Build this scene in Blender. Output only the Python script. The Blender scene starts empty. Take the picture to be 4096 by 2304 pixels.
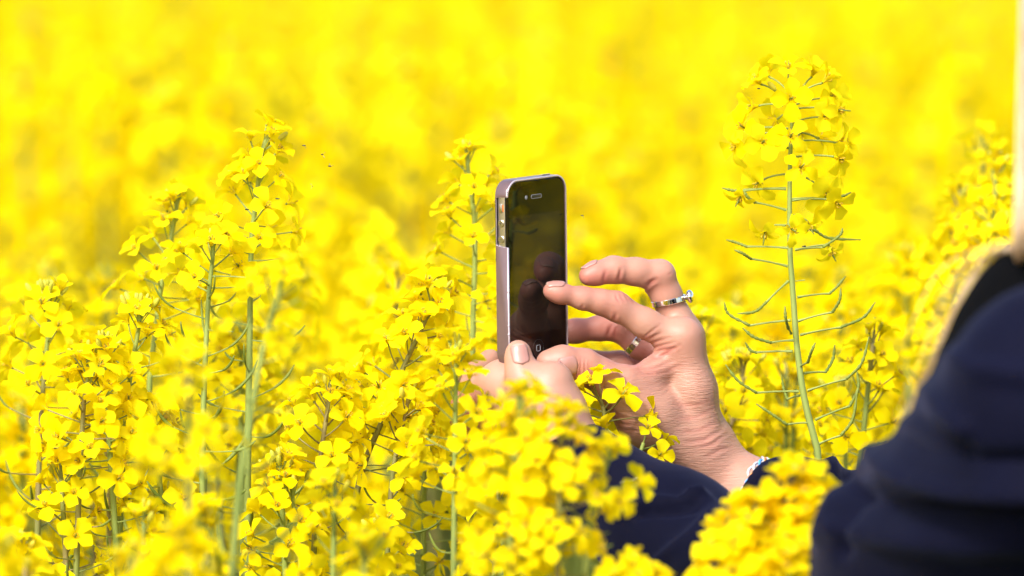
import bpy, math, random
import numpy as np
from mathutils import Vector, Matrix
from mathutils.bvhtree import BVHTree

# ------------------------------------------------------------------ scene, camera, light
S = bpy.context.scene
COL = S.collection
R = math.radians
FOCUS = 4.0                       # metres from the lens to the phone
PITCH = R(5.0)
CAM = Vector((0.0, -4.0, 0.38))
cam = bpy.data.objects.new('camera', bpy.data.cameras.new('camera'))
COL.objects.link(cam)
cam.location = CAM
cam.rotation_euler = (R(90) - PITCH, 0, 0)
cam.data.sensor_width = 36.0
cam.data.lens = 225.0
cam.data.clip_start = 0.05
cam.data.clip_end = 3000
cam.data.dof.use_dof = True
cam.data.dof.focus_distance = FOCUS
cam.data.dof.aperture_fstop = 4.5
S.camera = cam

SUN_EL, SUN_AZ = R(43), R(208)    # azimuth measured clockwise from +Y (behind-left of the camera)
w = bpy.data.worlds.new('World'); S.world = w; w.use_nodes = True
nt = w.node_tree; nt.nodes.clear()
sky = nt.nodes.new('ShaderNodeTexSky'); sky.sky_type = 'NISHITA'; sky.sun_disc = False
sky.sun_elevation = SUN_EL; sky.sun_rotation = SUN_AZ; sky.air_density = 1.0; sky.dust_density = 3.0
bg = nt.nodes.new('ShaderNodeBackground'); bg.inputs[1].default_value = 0.15
wo = nt.nodes.new('ShaderNodeOutputWorld')
nt.links.new(sky.outputs[0], bg.inputs[0]); nt.links.new(bg.outputs[0], wo.inputs[0])
sun = bpy.data.objects.new('sun', bpy.data.lights.new('sun', 'SUN'))
COL.objects.link(sun)
sun.data.energy = 2.0; sun.data.angle = R(12.0); sun.data.color = (1.0, 0.955, 0.89)
to_sun = Vector((math.sin(SUN_AZ) * math.cos(SUN_EL), math.cos(SUN_AZ) * math.cos(SUN_EL), math.sin(SUN_EL)))
sun.rotation_euler = to_sun.to_track_quat('Z', 'Y').to_euler()
S.view_settings.view_transform = 'Standard'
S.view_settings.look = 'None'
S.view_settings.exposure = 1.18
S.view_settings.gamma = 1
S.view_settings.use_curve_mapping = False
S.render.engine = 'CYCLES'
S.cycles.use_denoising = True
S.cycles.max_bounces = 14
S.cycles.diffuse_bounces = 12
S.cycles.transmission_bounces = 12
S.cycles.transparent_max_bounces = 8
S.cycles.caustics_reflective = False
S.cycles.caustics_refractive = False

AX = Vector((0, math.cos(PITCH), -math.sin(PITCH)))
UP = Vector((0, math.sin(PITCH), math.cos(PITCH)))
def W(px, py, dmm=0.0):
    """Point of the place seen at photograph pixel (px, py) of 4096 x 2304, dmm millimetres beyond the focus distance."""
    d = FOCUS + dmm / 1000.0
    k = 0.64 / 4096 * d / FOCUS
    return CAM + AX * d + Vector(((px - 2048) * k, 0, 0)) + UP * ((1152 - py) * k)

def project(P):
    P = np.asarray(P, float).reshape(-1, 3) - np.array(CAM)
    d = P @ np.array(AX)
    k = 0.64 / 4096 * d / FOCUS
    return 2048 + P[:, 0] / k, 1152 - (P @ np.array(UP)) / k, (d - FOCUS) * 1000

GROUND = -1.30

# ------------------------------------------------------------------ materials
def mat(name, color, rough=0.5, metal=0.0, spec=0.5, **kw):
    m = bpy.data.materials.new(name); m.use_nodes = True
    p = m.node_tree.nodes['Principled BSDF']
    p.inputs['Base Color'].default_value = (*color, 1)
    p.inputs['Roughness'].default_value = rough
    p.inputs['Metallic'].default_value = metal
    p.inputs['Specular IOR Level'].default_value = spec
    for k, v in kw.items():
        p.inputs[k].default_value = v
    return m
def N(m, t, **props):
    n = m.node_tree.nodes.new(t)
    for k, v in props.items(): setattr(n, k, v)
    return n
def L(m, a, b): m.node_tree.links.new(a, b)
def ramp(m, fac, stops):
    r = N(m, 'ShaderNodeValToRGB'); e = r.color_ramp.elements
    while len(e) < len(stops): e.new(0.5)
    for i, (p, c) in enumerate(stops): e[i].position = p; e[i].color = (*c, 1)
    L(m, fac, r.inputs[0]); return r.outputs[0]
def noise(m, scale, detail=3, rough=0.5, coord='Object', stretch=(1, 1, 1)):
    tc = N(m, 'ShaderNodeTexCoord'); mp = N(m, 'ShaderNodeMapping'); mp.inputs['Scale'].default_value = stretch
    L(m, tc.outputs[coord], mp.inputs[0])
    n = N(m, 'ShaderNodeTexNoise'); n.inputs['Scale'].default_value = scale
    n.inputs['Detail'].default_value = detail; n.inputs['Roughness'].default_value = rough
    L(m, mp.outputs[0], n.inputs['Vector']); return n.outputs[0]
def bump(m, h, strength, dist):
    b = N(m, 'ShaderNodeBump'); b.inputs['Strength'].default_value = strength; b.inputs['Distance'].default_value = dist
    L(m, h, b.inputs['Height']); L(m, b.outputs[0], m.node_tree.nodes['Principled BSDF'].inputs['Normal'])
def P_(m): return m.node_tree.nodes['Principled BSDF']

def leafy(name, c_lo, c_hi, translucency, rough=0.45, spec=0.3, tcol=None):
    m = mat(name, c_hi, rough, 0, spec)
    oi = N(m, 'ShaderNodeObjectInfo')
    n = noise(m, 160, 2)
    mx = N(m, 'ShaderNodeMath', operation='MULTIPLY_ADD'); mx.inputs[1].default_value = 0.5
    L(m, oi.outputs['Random'], mx.inputs[0]); 
    hf = N(m, 'ShaderNodeMath', operation='MULTIPLY'); hf.inputs[1].default_value = 0.5
    L(m, n, hf.inputs[0]); L(m, hf.outputs[0], mx.inputs[2])
    c = ramp(m, mx.outputs[0], [(0.2, c_lo), (0.7, c_hi)])
    L(m, c, P_(m).inputs['Base Color'])
    tr = N(m, 'ShaderNodeBsdfTranslucent'); L(m, c, tr.inputs[0])
    if tcol: 
        tr.inputs[0].default_value = (*tcol, 1); m.node_tree.links.remove(tr.inputs[0].links[0])
    mix = N(m, 'ShaderNodeMixShader'); mix.inputs[0].default_value = translucency
    out = m.node_tree.nodes['Material Output']
    L(m, P_(m).outputs[0], mix.inputs[1]); L(m, tr.outputs[0], mix.inputs[2]); L(m, mix.outputs[0], out.inputs[0])
    return m

M_PETAL = leafy('petal_yellow', (0.95, 0.765, 0.001), (0.965, 0.84, 0.010), 0.56, 0.8, 0.02)
M_CENTRE = leafy('stamen_ochre', (0.62, 0.38, 0.012), (0.74, 0.52, 0.03), 0.2)
M_SEPAL = leafy('sepal_yellow_green', (0.62, 0.52, 0.02), (0.80, 0.60, 0.03), 0.3)
M_BUD = leafy('bud_green_yellow', (0.42, 0.44, 0.04), (0.66, 0.60, 0.06), 0.2)
M_LEAF = leafy('leaf_green', (0.05, 0.10, 0.015), (0.08, 0.14, 0.02), 0.3)
M_POD = leafy('pod_green', (0.14, 0.19, 0.025), (0.20, 0.25, 0.04), 0.1, 0.5)
M_STEM = mat('stem_green', (0.2, 0.3, 0.1), 0.5, 0, 0.3)
def _stem():
    m = M_STEM
    oi = N(m, 'ShaderNodeObjectInfo')
    c1 = ramp(m, noise(m, 14, 3), [(0.35, (0.20, 0.26, 0.055)), (0.65, (0.27, 0.33, 0.085))])
    c2 = ramp(m, noise(m, 10, 3), [(0.42, (0.19, 0.24, 0.055)), (0.62, (0.23, 0.17, 0.08))])
    mx = N(m, 'ShaderNodeMix', data_type='RGBA'); th = N(m, 'ShaderNodeMath', operation='GREATER_THAN'); th.inputs[1].default_value = 0.62
    L(m, oi.outputs['Random'], th.inputs[0]); L(m, th.outputs[0], mx.inputs[0])
    L(m, c1, mx.inputs[6]); L(m, c2, mx.inputs[7]); L(m, mx.outputs[2], P_(m).inputs['Base Color'])
    bump(m, noise(m, 300, 2, stretch=(1, 1, 0.05)), 0.3, 0.0004)
_stem()

M_SKIN = mat('skin', (0.6, 0.36, 0.27), 0.48, 0, 0.45)
def _skin():
    m = M_SKIN; p = P_(m)
    at = N(m, 'ShaderNodeAttribute', attribute_name='blush')
    n1 = noise(m, 55, 4, 0.6)
    ad = N(m, 'ShaderNodeMath', operation='MULTIPLY_ADD'); ad.inputs[1].default_value = 0.35
    sub = N(m, 'ShaderNodeMath', operation='SUBTRACT'); sub.inputs[1].default_value = 0.5
    L(m, n1, sub.inputs[0]); L(m, sub.outputs[0], ad.inputs[0]); L(m, at.outputs['Fac'], ad.inputs[2])
    c = ramp(m, ad.outputs[0], [(0.0, (0.45, 0.255, 0.18)), (0.45, (0.44, 0.212, 0.155)), (1.0, (0.41, 0.14, 0.11))])
    L(m, c, p.inputs['Base Color'])
    p.inputs['Subsurface Weight'].default_value = 0.22
    p.inputs['Subsurface Radius'].default_value = (1.0, 0.35, 0.2)
    p.inputs['Subsurface Scale'].default_value = 0.006
    # fine crossing lines of the skin, running round the wrist
    tc = N(m, 'ShaderNodeTexCoord'); mp = N(m, 'ShaderNodeMapping')
    mp.inputs['Rotation'].default_value = (0, R(-12), 0); mp.inputs['Scale'].default_value = (140, 140, 1100)
    L(m, tc.outputs['Object'], mp.inputs[0])
    a = N(m, 'ShaderNodeTexNoise'); a.inputs['Scale'].default_value = 1.0; a.inputs['Detail'].default_value = 3; a.inputs['Distortion'].default_value = 0.6
    L(m, mp.outputs[0], a.inputs['Vector'])
    wr = N(m, 'ShaderNodeAttribute', attribute_name='wrinkle')
    b = N(m, 'ShaderNodeMath', operation='MULTIPLY'); L(m, a.outputs[0], b.inputs[0]); L(m, wr.outputs['Fac'], b.inputs[1])
    n3 = noise(m, 1400, 2)
    s = N(m, 'ShaderNodeMath', operation='MULTIPLY_ADD'); s.inputs[1].default_value = 0.12
    L(m, n3, s.inputs[0]); L(m, b.outputs[0], s.inputs[2])
    bump(m, s.outputs[0], 0.85, 0.0009)
_skin()
M_NAIL = mat('fingernail', (0.40, 0.20, 0.165), 0.38, 0, 0.5, **{'Coat Weight': 0.15, 'Coat Roughness': 0.15})
M_NAILTIP = mat('fingernail_edge', (0.46, 0.30, 0.24), 0.4, 0, 0.5)
M_JACKET = mat('navy_cloth', (0.012, 0.0135, 0.034), 0.8, 0, 0.08)
P_(M_JACKET).inputs['Sheen Weight'].default_value = 0.075
P_(M_JACKET).inputs['Sheen Roughness'].default_value = 0.45
P_(M_JACKET).inputs['Sheen Tint'].default_value = (0.35, 0.4, 0.85, 1)
L(M_JACKET, ramp(M_JACKET, noise(M_JACKET, 30, 5), [(0.3, (0.0013, 0.0016, 0.0090)), (0.7, (0.0019, 0.0024, 0.0125))]), P_(M_JACKET).inputs['Base Color'])
bump(M_JACKET, noise(M_JACKET, 900, 2), 0.25, 0.0006)
M_BLACK_CLOTH = mat('black_cloth', (0.0015, 0.0015, 0.002), 0.9, 0, 0.05)
M_HAIR = mat('blond_hair', (0.62, 0.43, 0.22), 0.45, 0, 0.4)
L(M_HAIR, ramp(M_HAIR, noise(M_HAIR, 40, 3), [(0.3, (0.66, 0.46, 0.28)), (0.7, (0.82, 0.64, 0.44))]), P_(M_HAIR).inputs['Base Color'])
M_CASE = mat('mauve_case', (0.36, 0.235, 0.235), 0.36, 0.25, 0.5)
L(M_CASE, ramp(M_CASE, noise(M_CASE, 90, 4), [(0.3, (0.135, 0.086, 0.088)), (0.7, (0.155, 0.100, 0.102))]), P_(M_CASE).inputs['Base Color'])
M_WORN = mat('worn_case_edge', (0.55, 0.47, 0.54), 0.25, 0.3, 0.6)
M_STEEL = mat('steel_band', (0.46, 0.42, 0.36), 0.3, 1.0)
bump(M_STEEL, noise(M_STEEL, 500, 2), 0.03, 0.0002)
M_GLASS = mat('black_glass', (0.004, 0.003, 0.003), 0.02, 0, 0.5, IOR=1.5)
M_SCREEN = mat('dark_display', (0.016, 0.012, 0.010), 0.03, 0, 0.5, IOR=1.52)
M_BLACK = mat('black_plastic', (0.012, 0.012, 0.012), 0.35)
M_GREY = mat('grey_mark', (0.32, 0.32, 0.34), 0.4)
M_SILVER = mat('silver', (0.86, 0.84, 0.82), 0.13, 1.0)
bump(M_SILVER, noise(M_SILVER, 260, 3), 0.25, 0.0006)
M_ORANGE = mat('orange_dot', (0.7, 0.2, 0.05), 0.5)
M_FLY = mat('fly_black', (0.01, 0.01, 0.012), 0.4)
M_WING = mat('fly_wing', (0.5, 0.48, 0.4), 0.3, 0, 0.5, Alpha=0.5)
M_SOIL = mat('soil', (0.05, 0.04, 0.02), 0.95, 0, 0.1)
L(M_SOIL, ramp(M_SOIL, noise(M_SOIL, 9, 6), [(0.35, (0.05, 0.035, 0.02)), (0.6, (0.06, 0.085, 0.02))]), P_(M_SOIL).inputs['Base Color'])
def cord_mat(n, c): return mat(n, c, 0.6, 0, 0.3)

# ------------------------------------------------------------------ mesh helpers
class Geo:
    def __init__(s): s.v = []; s.f = []; s.m = []; s.n = 0
    def add(s, V, F, m=0, M=None):
        V = np.asarray(V, float)
        if M is not None:
            A = np.array(M); V = V @ A[:3, :3].T + A[:3, 3]
        s.v.append(V); o = s.n
        s.f += [tuple(i + o for i in f) for f in F]
        s.m += [m] * len(F) if isinstance(m, int) else list(m)
        s.n += len(V)
    def merge(s, g, M=None):
        if g.n: s.add(np.concatenate(g.v), g.f, g.m, M)
    def tube(s, pts, rad, k=6, m=0, cap=True):
        pts = [Vector(p) for p in pts]; n = len(pts)
        if not hasattr(rad, '__len__'): rad = [rad] * n
        V = []; ref = None
        for i in range(n):
            t = (pts[min(i + 1, n - 1)] - pts[max(i - 1, 0)]).normalized()
            if ref is None: ref = t.orthogonal().normalized()
            a = (ref - t * ref.dot(t)).normalized(); b = t.cross(a); ref = a
            for j in range(k):
                th = 2 * math.pi * j / k
                V.append(pts[i] + (a * math.cos(th) + b * math.sin(th)) * rad[i])
        F = [(i * k + j, i * k + (j + 1) % k, (i + 1) * k + (j + 1) % k, (i + 1) * k + j) for i in range(n - 1) for j in range(k)]
        if cap: F += [tuple(range(k - 1, -1, -1)), tuple((n - 1) * k + j for j in range(k))]
        s.add([tuple(v) for v in V], F, m)
    def mesh(s, name, mats, smooth=True):
        me = bpy.data.meshes.new(name)
        V = np.concatenate(s.v) if s.v else np.zeros((0, 3))
        me.from_pydata(V.tolist(), [], s.f)
        for mm in mats: me.materials.append(mm)
        if len(mats) > 1: me.polygons.foreach_set('material_index', s.m)
        if smooth: me.polygons.foreach_set('use_smooth', [True] * len(s.f))
        me.update(); return me
def tag(o, label=None, cat=None, group=None, kind=None):
    for k, v in (('label', label), ('category', cat), ('group', group), ('kind', kind)):
        if v: o[k] = v
    return o
def obj(name, me, parent=None, M=None):
    o = bpy.data.objects.new(name, me); COL.objects.link(o)
    if parent is not None: o.parent = parent
    if M is not None: o.matrix_local = M
    return o
def empty(name, loc): 
    o = bpy.data.objects.new(name, None); COL.objects.link(o); o.location = loc; o.empty_display_size = 0.02; return o
def frame(origin, z, spin=0.0):
    q = Vector(z).to_track_quat('Z', 'Y')
    return Matrix.Translation(origin) @ q.to_matrix().to_4x4() @ Matrix.Rotation(spin, 4, 'Z')
def bez(a, b, c, n):
    a, b, c = Vector(a), Vector(b), Vector(c)
    return [a * (1 - t) ** 2 + b * 2 * t * (1 - t) + c * t * t for t in [i / (n - 1) for i in range(n)]]
def smooth_path(P, n):
    """Catmull-Rom through the points P."""
    P = [Vector(p) for p in P]
    if len(P) == 2: return [P[0].lerp(P[1], i / (n - 1)) for i in range(n)]
    Q = [P[0] * 2 - P[1]] + P + [P[-1] * 2 - P[-2]]; out = []; segs = len(P) - 1
    for i in range(n):
        t = i / (n - 1) * segs; k = min(int(t), segs - 1); t -= k
        a, b, c, d = Q[k:k + 4]
        out.append(0.5 * ((2 * b) + (c - a) * t + (2 * a - 5 * b + 4 * c - d) * t * t + (3 * b - a - 3 * c + d) * t ** 3))
    return out
def ellipsoid(rx, ry, rz, a=8, b=6):
    V = [(0, 0, -rz)]; F = []
    for i in range(1, b):
        ph = -math.pi / 2 + math.pi * i / b
        for j in range(a):
            th = 2 * math.pi * j / a
            V.append((rx * math.cos(ph) * math.cos(th), ry * math.cos(ph) * math.sin(th), rz * math.sin(ph)))
    V.append((0, 0, rz)); t = len(V) - 1
    for j in range(a): F.append((0, 1 + (j + 1) % a, 1 + j)); F.append((t, 1 + (b - 2) * a + j, 1 + (b - 2) * a + (j + 1) % a))
    for i in range(b - 2):
        for j in range(a):
            p = 1 + i * a
            F.append((p + j, p + (j + 1) % a, p + a + (j + 1) % a, p + a + j))
    return V, F

# ------------------------------------------------------------------ ground
g = Geo(); n = 24
xs = [-900, -300, -100, -40, -15, -6, -3, -1.5, 0, 1.5, 3, 6, 15, 40, 100, 300, 900]; ys = [-900, -100, -20, -8, -4, -2, 0, 2, 4, 8, 16, 30, 60, 120, 300, 900, 2000]
V = [(x, y, GROUND + 0.02 * math.sin(x * 1.7 + y) + (0.04 * math.sin(x * .31) if abs(x) < 50 else 0)) for y in ys for x in xs]
F = [(j * 17 + i, j * 17 + i + 1, (j + 1) * 17 + i + 1, (j + 1) * 17 + i) for j in range(16) for i in range(16)]
g.add(V, F)
tag(obj('ground', g.mesh('ground', [M_SOIL])), kind='structure')

# ------------------------------------------------------------------ rapeseed flowers, buds, pods
rng = random.Random(7)
def petal(Lp, wid, open_, sag, seed, nu=4, nv=5):
    """One petal from the flower centre: a narrow claw that rises, then a rounded blade bent outwards. open_ = angle of the blade from the axis."""
    r = random.Random(seed); V = []; F = []
    y = z = 0.0; ds = 1.0 / nv
    ph = r.uniform(0, 6); wav = r.uniform(0.03, 0.09); tw = r.uniform(-.25, .25)
    prof = [(0, 0)]
    for i in range(1, nv + 1):
        t = (i - 0.5) / nv
        a = open_ * min(1, max(0, (t - 0.05) / 0.35)) + sag * max(0, t - 0.35)
        y += math.sin(a) * ds; z += math.cos(a) * ds; prof.append((y, z))
    for i in range(nv + 1):
        t = i / nv
        hw = wid * (0.10 + 0.90 * (t ** 1.3) * math.sqrt(max(0.0, 1 - t ** 5)) * 1.18) if t < 1 else wid * 0.42
        for j in range(nu + 1):
            u = j / nu * 2 - 1
            yy, zz = prof[i]
            if t > .6: yy -= 0.10 * (u * u) * (t - .6) * 2.2 * math.sin(open_); zz -= 0.10 * (u * u) * (t - .6) * 2.2 * math.cos(open_)
            cup = 0.16 * u * u * hw * 2 + wav * math.sin(ph + 3.5 * u + 5 * t) * t + tw * u * t * hw
            V.append((u * hw * Lp, (yy - cup * math.cos(open_)) * Lp + 0.0008, (zz + cup * math.sin(open_)) * Lp))
    for i in range(nv):
        for j in range(nu): p = i * (nu + 1) + j; F.append((p, p + 1, p + nu + 2, p + nu + 1))
    return V, F
KINDS = {  # open angle, sag, length, half width
    'open': (R(76), R(20), 0.0166, 0.48), 'flat': (R(88), R(26), 0.0170, 0.50), 'cup': (R(52), R(32), 0.0158, 0.47),
    'half': (R(28), R(28), 0.0140, 0.37), 'droop': (R(100), R(62), 0.0168, 0.36), 'wilt': (R(60), R(115), 0.0155, 0.27)}
def centre_geo(kind, seed, detail=True):
    r = random.Random(seed); g = Geo()
    for k in range(4):                                   # sepals
        a = math.pi / 4 + k * math.pi / 2
        sp = R(35) if kind in ('cup', 'half') else R(62)
        V, F = petal(0.0062, 0.17, sp, 0.2, seed + k, 2, 3)
        g.add(V, F, 1, Matrix.Rotation(a, 4, 'Z'))
    if detail:
        for k in range(6):                               # stamens
            a = k * math.pi / 3 + r.uniform(-.2, .2); o = r.uniform(.0012, .0026); h = r.uniform(.0052, .0072)
            t = Vector((o * math.cos(a), o * math.sin(a), h))
            g.tube([(0, 0, 0), t], 0.00022, 3, 1, False)
            V, F = ellipsoid(.00055, .00055, .0012, 4, 3); g.add(V, F, 0, Matrix.Translation(t))
    pl = 0.012 if kind in ('droop', 'wilt') else 0.0068
    g.tube([(0, 0, -.001), (0, 0, pl * .5), (0.0008, 0, pl)], [.0008, .0007, .0004], 4, 2, True)
    return g
PETAL_ME = {}; CENTRE_ME = {}; FLOWER_ME = {}; FLOWER_GEO = {}; LITE = {}
for kn, (oa, sag, Lp, wd) in KINDS.items():
    PETAL_ME[kn] = []
    pg = []
    for v in range(5):
        V, F = petal(Lp * (1 + .05 * (v - 2)), wd, oa + .06 * (v - 2), sag + .1 * (v % 3), 50 + v)
        q = Geo(); q.add(V, F); pg.append((V, F)); PETAL_ME[kn].append(q.mesh('petal', [M_PETAL]))
    CENTRE_ME[kn] = [centre_geo(kn, 5 + v).mesh('flower_centre', [M_CENTRE, M_SEPAL, M_POD]) for v in range(2)]
    FLOWER_ME[kn] = []; FLOWER_GEO[kn] = []; LITE[kn] = []
    for v in range(4):
        q = Geo(); q2 = Geo(); r = random.Random(v * 31 + 3)
        for k in range(4):
            M = Matrix.Rotation(k * math.pi / 2 + r.uniform(-.18, .18), 4, 'Z') @ Matrix.Rotation(r.uniform(-.22, .22), 4, 'X')
            V, F = pg[(v + k) % 5]; q.add(V, F, 0, M)
            V, F = petal(Lp, wd, oa, sag, 9 + k + v, 2, 3); q2.add(V, F, 0, M)
        c = centre_geo(kn, 9 + v); c.m = [i + 1 for i in c.m]; q.merge(c)
        FLOWER_GEO[kn].append(q); FLOWER_ME[kn].append(q.mesh('flower', [M_PETAL, M_CENTRE, M_SEPAL, M_POD])); LITE[kn].append(q2)
BUD_GEO = []
for v in range(3):
    q = Geo(); V, F = ellipsoid(.0014 + .0002 * v, .0014 + .0002 * v, .0034 + .0004 * v, 7, 6); q.add(V, F, 0, Matrix.Translation((0, 0, .003))); BUD_GEO.append(q)
BUD_ME = [q.mesh('bud', [M_BUD]) for q in BUD_GEO]
def pod_geo(Ls, curve, seed):
    q = Geo(); r = random.Random(seed); n = 7; a = 0; p = Vector((0, 0, 0)); P = [p.copy()]
    for i in range(n): a += curve / n; p = p + Vector((0, math.sin(a), math.cos(a))) * Ls / n; P.append(p.copy())
    q.tube(P, [.0006, .0010, .0012, .0011, .00115, .0010, .0008, .0004], 5); return q
POD_GEO = [pod_geo(.016 + .004 * v, R(35 + 12 * (v % 3)), v) for v in range(5)]
POD_ME = [q.mesh('seed_pod', [M_POD]) for q in POD_GEO]

def grow(path, spec, seed, base_r=0.0030, top_r=0.0014):
    """path: points tip -> base (any frame). Returns stem Geo and lists of (kind, Matrix) for flowers, buds and pods."""
    r = random.Random(seed)
    P = path; D = [0.0]
    for a, b in zip(P, P[1:]): D.append(D[-1] + (b - a).length)
    def at(s):
        for i in range(len(P) - 1):
            if s <= D[i + 1]:
                t = (s - D[i]) / max(1e-9, D[i + 1] - D[i]); return P[i].lerp(P[i + 1], t), (P[i] - P[i + 1]).normalized()
        return P[-1], (P[-2] - P[-1]).normalized()
    g = Geo()
    rad = [top_r + (base_r - top_r) * min(1, d / 0.30) ** .8 for d in D]; rad[0] *= .6
    g.tube(P, rad, 7, 0)
    fl, bu, po = [], [], []
    ang = r.uniform(0, 6.3)
    def pedicel(s, el, ln, curl, rr=.00055):
        nonlocal ang
        c, t = at(s); ang += R(137.5) + r.uniform(-.25, .25)
        e1 = t.orthogonal().normalized(); e2 = t.cross(e1)
        out = e1 * math.cos(ang) + e2 * math.sin(ang)
        d0 = t * math.cos(el) + out * math.sin(el)
        d1 = t * math.cos(el + curl) + out * math.sin(el + curl)
        b = c + d0 * ln * .5; e = b + d1 * ln * .5
        g.tube(bez(c, b, e, 4), [rr * 1.4, rr, rr, rr * 1.15], 4, 0, False)
        return e, d1
    nb = spec.get('buds', 10); s = 0.0
    for i in range(nb):
        t = i / max(1, nb - 1)
        e, d = pedicel(.001 + t * spec.get('bud_len', .014), R(4 + 42 * t), .005 + spec.get('bud_ped', .008) * t, R(-8 * t))
        bu.append((r.randrange(3), frame(e, d, r.uniform(0, 6)) @ Matrix.Scale(.6 + .55 * t, 4)))
    s = spec.get('f0', .010); nf = spec.get('flowers', 26); Lf = spec.get('f_len', .10)
    for i in range(nf):
        t = (i + r.uniform(-.3, .3)) / max(1, nf); ss = s + Lf * max(0, t) ** .9
        el = R(30 + 52 * min(1, t * 1.6) + r.uniform(-12, 12))
        e, d = pedicel(ss, el, (.012 + .011 * min(1, t * 2)) * r.uniform(.85, 1.15), R(r.uniform(-22, 10)))
        if t < .15: kn = r.choice(['half', 'cup', 'open'])
        elif t < .7: kn = r.choice(['open', 'flat', 'open', 'cup', 'flat'])
        else: kn = r.choice(['open', 'droop', 'flat', 'droop', 'wilt']) if spec.get('old', True) else r.choice(['open', 'flat', 'cup'])
        dd = (d + Vector((r.uniform(-.35, .35), r.uniform(-.35, .35), r.uniform(-.1, .45)))).normalized()
        fl.append((kn, r.randrange(4), frame(e, dd, r.uniform(0, 6)) @ Matrix.Scale(spec.get('size', 1.0) * r.uniform(.78, 1.02), 4)))
    s += Lf; npod = spec.get('pods', 14); Lpd = spec.get('p_len', .12)
    for i in range(npod):
        ss = s + Lpd * (i + r.uniform(.1, .9)) / npod
        if ss > D[-1] - .02: break
        e, d = pedicel(ss, R(82 + r.uniform(-14, 14)), r.uniform(.015, .023), R(-8))
        if r.random() < .85:
            k = r.randrange(5); po.append((k, pod_frame(e, d) @ Matrix.Scale(.6 + .6 * i / npod, 4)))
    if spec.get('leaves', True):
        for i in range(5):
            ss = .42 + .13 * i
            if ss > D[-1]: break
            c, t = at(ss); a = r.uniform(0, 6.3); Ln = r.uniform(.08, .14)
            V, F = petal(Ln, .20, R(70), R(40), seed + i, 2, 4)
            g.add(V, F, 1, Matrix.Translation(c) @ Matrix.Rotation(a, 4, 'Z'))
    return g, fl, bu, po
def pod_frame(e, d):
    """pod leaves along d and curves towards the sky"""
    z = Vector(d).normalized(); up = Vector((0, 0, 1)); y = (up - z * up.dot(z)); y = y.normalized() if y.length > 1e-4 else z.orthogonal().normalized()
    x = y.cross(z); M = Matrix((x, y, z)).transposed().to_4x4(); M.translation = e; return M

def realise(path, spec, seed, mode, label, group=None, extra=None, **kw):
    """mode 'petals': every flower with its four petals; 'flowers': one mesh per flower."""
    base = path[-1]
    root = empty('rapeseed_plant', base)
    tag(root, label, 'rapeseed plant', group)
    loc = [p - base for p in path]
    g, fl, bu, po = grow(loc, spec, seed, **kw)
    if extra: extra(g, fl, bu, po, base)
    obj('stem', g.mesh('stem', [M_STEM, M_LEAF]), root)
    r = random.Random(seed + 1)
    for kn, v, M in fl:
        if mode == 'petals':
            f = obj('flower', CENTRE_ME[kn][v % 2], root, M)
            for k in range(4):
                obj('petal', PETAL_ME[kn][(v + k) % 5], f, Matrix.Rotation(k * math.pi / 2 + r.uniform(-.18, .18), 4, 'Z') @ Matrix.Rotation(r.uniform(-.25, .25), 4, 'X'))
        else: obj('flower', FLOWER_ME[kn][v], root, M)
    for v, M in bu: obj('bud', BUD_ME[v], root, M)
    for v, M in po: obj('seed_pod', POD_ME[v], root, M)
    return root

# ------------------------------------------------------------------ signed-distance modelling of hands and jacket
class Field:
    def __init__(s, pts, pad, h):
        A = np.array([tuple(p) for p in pts]); s.lo = A.min(0) - pad; s.h = h
        s.n = (np.ceil((A.max(0) + pad - s.lo) / h)).astype(int) + 1
        s.F = np.full(tuple(s.n), 1.0, np.float32)
    def prim(s, chain, k, hard_into=None):
        pass
def seg_dist(X, Y, Z, a, b, ra, rb):
    d = b - a; L2 = float(d @ d) + 1e-12
    t = np.clip(((X - a[0]) * d[0] + (Y - a[1]) * d[1] + (Z - a[2]) * d[2]) / L2, 0, 1)
    r = ra + (rb - ra) * t
    return np.sqrt((X - a[0] - t * d[0]) ** 2 + (Y - a[1] - t * d[1]) ** 2 + (Z - a[2] - t * d[2]) ** 2) - r
def smin(a, b, k):
    hh = np.maximum(k - np.abs(a - b), 0) / k
    return np.minimum(a, b) - hh * hh * k * .25
def build_field(h, groups, kk, kjoin, pad=0.012):
    """groups: list of chains; each chain a list of segments ((p, r), (p, r)). The first chain is the palm; the others join it smoothly but stay apart from each other."""
    pts = [p for ch in groups for sg in ch for (p, r) in sg]; rmax = max(r for ch in groups for sg in ch for (p, r) in sg)
    A = np.array([tuple(p) for p in pts]); lo = A.min(0) - rmax - pad; hi = A.max(0) + rmax + pad
    n = np.ceil((hi - lo) / h).astype(int) + 1
    ax = [lo[i] + h * np.arange(n[i]) for i in range(3)]
    def fill(F, segs, k):
        for (p, ra), (q, rb) in segs:
            p = np.array(tuple(p)); q = np.array(tuple(q)); m = max(ra, rb) + k + 3 * h
            i0 = np.maximum(((np.minimum(p, q) - m - lo) / h).astype(int), 0); i1 = np.minimum(((np.maximum(p, q) + m - lo) / h).astype(int) + 2, n)
            sl = tuple(slice(a, b) for a, b in zip(i0, i1))
            X = ax[0][sl[0]].astype(np.float32)[:, None, None]; Y = ax[1][sl[1]].astype(np.float32)[None, :, None]; Z = ax[2][sl[2]].astype(np.float32)[None, None, :]
            F[sl] = smin(F[sl], seg_dist(X, Y, Z, p, q, ra, rb).astype(np.float32), k)
    palm = np.full(tuple(n), 1.0, np.float32); fill(palm, groups[0], kk)
    out = palm.copy()
    for ch in groups[1:]:
        f = np.full(tuple(n), 1.0, np.float32); fill(f, ch, kk * .6)
        # only where the finger's own field is near
        out = np.minimum(out, smin(palm, f, kjoin))
    return out, lo
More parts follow.
